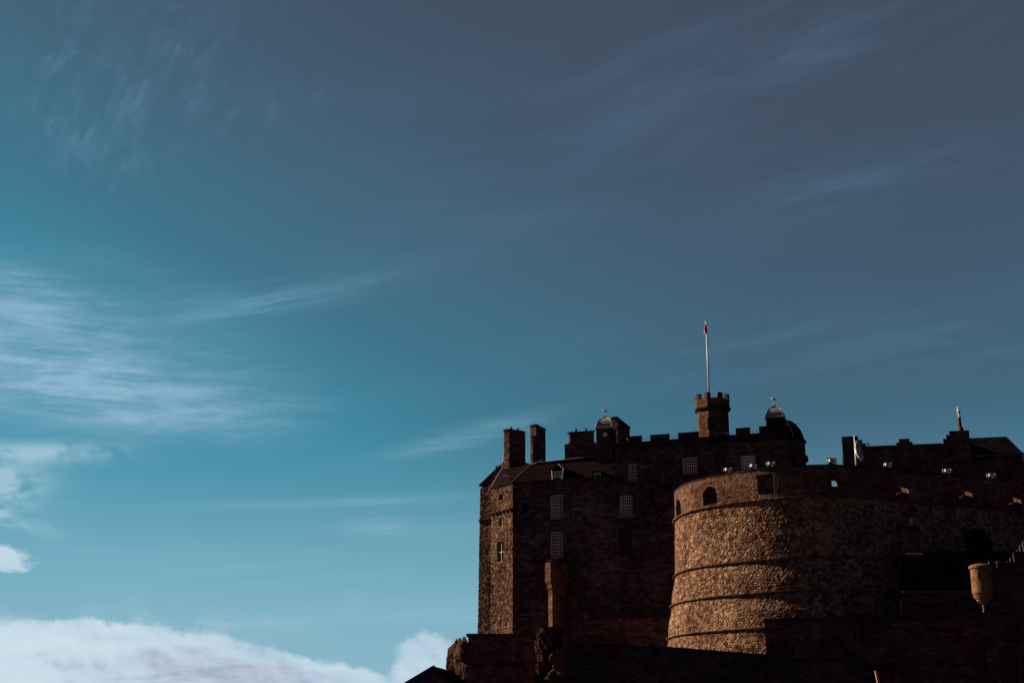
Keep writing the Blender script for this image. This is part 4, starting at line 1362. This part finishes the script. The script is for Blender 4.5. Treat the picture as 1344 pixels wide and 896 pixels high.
while s_ < Lg - 2:
    mb.box(GF, s_, s_ + 1.8, -.20, .2, ztop - .62, ztop - .449); s_ += 4.6
emit('coping', mb, M['trim'], gate)
emit('corbel_course', MB().box(GF, 0, Lg + 4, -.06, .1, rows - .42, rows - .30), M['curtain'], gate)

# slate roofed guardhouse behind it
guard = thing('guardhouse', G(1230, 800, 134), 'slate roofed guardhouse with red walls and one chimney between the battery and the sentry turret', 'house')
EY, RY = 136.6, 140.2
e0, e1 = atY(1183.5, 776, EY), atY(1285, 776, EY); r0, r1 = atY(1183.5, 723, RY), atY(1300, 721, RY)
mb = MB(); mb.add([e0, Vector((e1.x + 4, e1.y, e0.z)), Vector((r1.x + 3, RY, r0.z)), Vector((r0.x, RY, r0.z)), Vector((r0.x + .4, RY + 4, e0.z)), Vector((e1.x + 4, RY + 4, e0.z))],
                  [(0, 1, 2, 3), (3, 2, 5, 4), (0, 3, 4)])
rf = emit('roof', mb, M['slate'], guard)
emit('gutter', MB().tube(e0 + Vector((0, -.1, -.02)), Vector((e1.x + 4, EY - .1, e0.z - .02)), .06), M['rail'], rf)
mb = MB(); mb.prism([(e0.x + .12, EY + .25), (e1.x + 3, EY + .25), (e1.x + 3, RY + 3.5), (r0.x + .35, RY + 3.5)], 8, e0.z - .06)
emit('wall', mb, M['gate'], guard)
zc2 = atY(1230, 793, EY).z
mb = MB()
for i in range(9):
    x_ = e0.x + .8 + i * .62; emit('corbel', MB().box(Frame(x_, EY + .25, 0), 0, .26, -.05, .1, zc2 - .12, zc2 + .14), M['dark'], guard)
mb = MB(); p = atY(1182.5, 786, EY - .1); q = atY(1183.4, 804, EY - .1); mb.tube((q.x, p.y, p.z), (q.x, p.y, q.z - .5), .045)
emit('downpipe', mb, M['clay'], guard)
mb = MB(); c0, c1_ = atY(1181.5, 692, RY - .6), atY(1205.5, 692, RY - .6)
ch = emit('chimney_stack', MB().prism([(c0.x, RY - .6), (c1_.x, RY - .6), (c1_.x, RY + .4), (c0.x, RY + .4)], r0.z - 1.4, c0.z), M['gate'], guard)
emit('chimney_cap', MB().prism([(c0.x - .1, RY - .7), (c1_.x + .1, RY - .7), (c1_.x + .1, RY + .5), (c0.x - .1, RY + .5)], c0.z + .003, c0.z + .2), M['trim'], ch)
p = atY(1196.5, 689, RY - .1)
emit('chimney_pot', MB().lathe(p.x, RY - .1, [(.22, c0.z + .205), (.19, c0.z + .9), (.22, c0.z + .95), (.22, c0.z + 1.05)], 12), M['clay'], ch)
p = atY(1189, 727, RY - .9); q = atY(1212, 727, RY - .9)
emit('flashing', MB().box(Frame(p.x, RY - .72, 0), 0, q.x - p.x, -.05, .1, p.z - .02, p.z + .16), M['lead_pale'], ch)

# gate tower at the right rim, with the sentry turret on its corner
TY = 126.0
TF = Frame(atY(1289, 760, TY).x, TY, 12)
tower = thing('gate_tower', TF(4, 3, 0), 'dark gate tower with an arched niche at the right edge of the view', 'tower')
zt = TF.at(1305, 745)[1]
na, nb = TF.at(1311.5, 870)[0], TF.at(1335.5, 870)[0]; nz1 = TF.at(1323, 847)[1]
mb = MB(); mb.wall(TF, -.2, 14, 0, zt, [(na, nb, 0.5, nz1)], .9)
mb.arch(TF, na, nb, nz1 - (nb - na) * .5, nz1, .88)
mb.quad(TF(na, .9, .5), TF(nb, .9, .5), TF(nb, .9, nz1), TF(na, .9, nz1))
tl = TF(-.2, 0, 0); tk = tl * 1.06; mb.quad(Vector((tk.x, tk.y, 0)), tl, TF(-.2, 0, zt), Vector((tk.x, tk.y, zt))); mb.quad(TF(-.2, 0, zt), TF(14, 0, zt), TF(14, 8, zt), Vector((tk.x, tk.y, zt)))
emit('wall', mb, M['gate'], tower)
mb = MB()
for a, b in ((na - .3, na - .02), (nb + .02, nb + .3)): emit('niche_jamb', MB().box(TF, a, b, -.08, .1, .5, nz1 - .8), M['gate'], tower)
mb = MB(); mb.box(TF, 1.4, 14, -.1, .5, zt + .003, zt + .5); mb.box(TF, 2.9, 14, -.08, .5, zt + .503, zt + 1.4)
emit('parapet', mb, M['trim'], tower)
rl = MB()
for x, y in ((1298, 738.5), (1308, 739), (1310.5, 739), (1321.5, 739), (1326, 734.5), (1330, 730), (1338.6, 718), (1342.6, 713.5)):
    p = atY(x, y, TY + .8); rl.tube(p + Vector((0, 0, -.9)), p + Vector((0, 0, .18)), .035, n=6)
pp = [atY(x, y, TY + .8) for x, y in ((1298, 738), (1321.5, 738), (1330, 729), (1343, 712), (1360, 690))]
for a, b in zip(pp, pp[1:]): rl.tube(a, b, .02, n=5)
tag(emit('railing', rl, M['rail']), 'thin stepped railing on top of the gate tower right of the sentry turret', 'railing')

# sentry turret (a bartizan on the corner)
bc = atY(1288.5, 760, TY - .1); kb = TY / FPX
zz = lambda y: atY(1289.5, y, TY).z
R0 = 13.0 * kb
bz = emit('sentry_turret', MB().lathe(bc.x, TY, [(R0 * .86, zz(781)), (R0 * 1.0, zz(778)), (R0 * 1.0, zz(747))], 28), M['ashlar'], None, False)
tag(bz, 'small round corbelled sentry turret in pale dressed stone, sunlit on its left side', 'turret')
emit('cap', MB().lathe(bc.x, TY, [(R0 * 1.0, zz(747) + .002), (R0 * 1.13, zz(746)), (R0 * 1.15, zz(743.5)), (R0 * 1.02, zz(741.5)), (R0 * .6, zz(740)), (.05, zz(739.5))], 28), M['ashlar'], bz)
prof = [(.12, zz(803)), (.13, zz(793)), (R0 * .25, zz(792.2)), (R0 * .55, zz(789)), (R0 * .62, zz(788.4)), (R0 * .66, zz(786.5)), (R0 * .82, zz(785)), (R0 * .84, zz(783.3)), (R0 * .93, zz(782.6)), (R0 * .95, zz(781.2)), (R0 * .86, zz(781) - .002)]
emit('corbel', MB().lathe(bc.x, TY, prof, 28), M['ashlar'], bz)
t = math.radians(243); rr = R0 * 1.0
ps = Vector((bc.x + rr * math.cos(t), TY + rr * math.sin(t), 0)); fr = Frame(ps.x, ps.y, -(243 - 270) * -1)
fr = Frame(ps.x, ps.y, 27)
emit('slit_window', MB().box(fr, -.12, .12, -.02, .2, zz(761), zz(751)), M['dark'], bz)

# leaning post near the forecourt
p = atY(1149.5, 879.5, 100); q = atY(1155, 905, 100)
po = emit('post', MB().tube(p, p + (q - p).normalized() * ((p.z) / abs((q - p).normalized().z)), .11, .13, 10), M['clay'])
tag(po, 'slim leaning post catching the sun at the bottom edge below the forecourt wall', 'post')

bpy.context.view_layer.update()
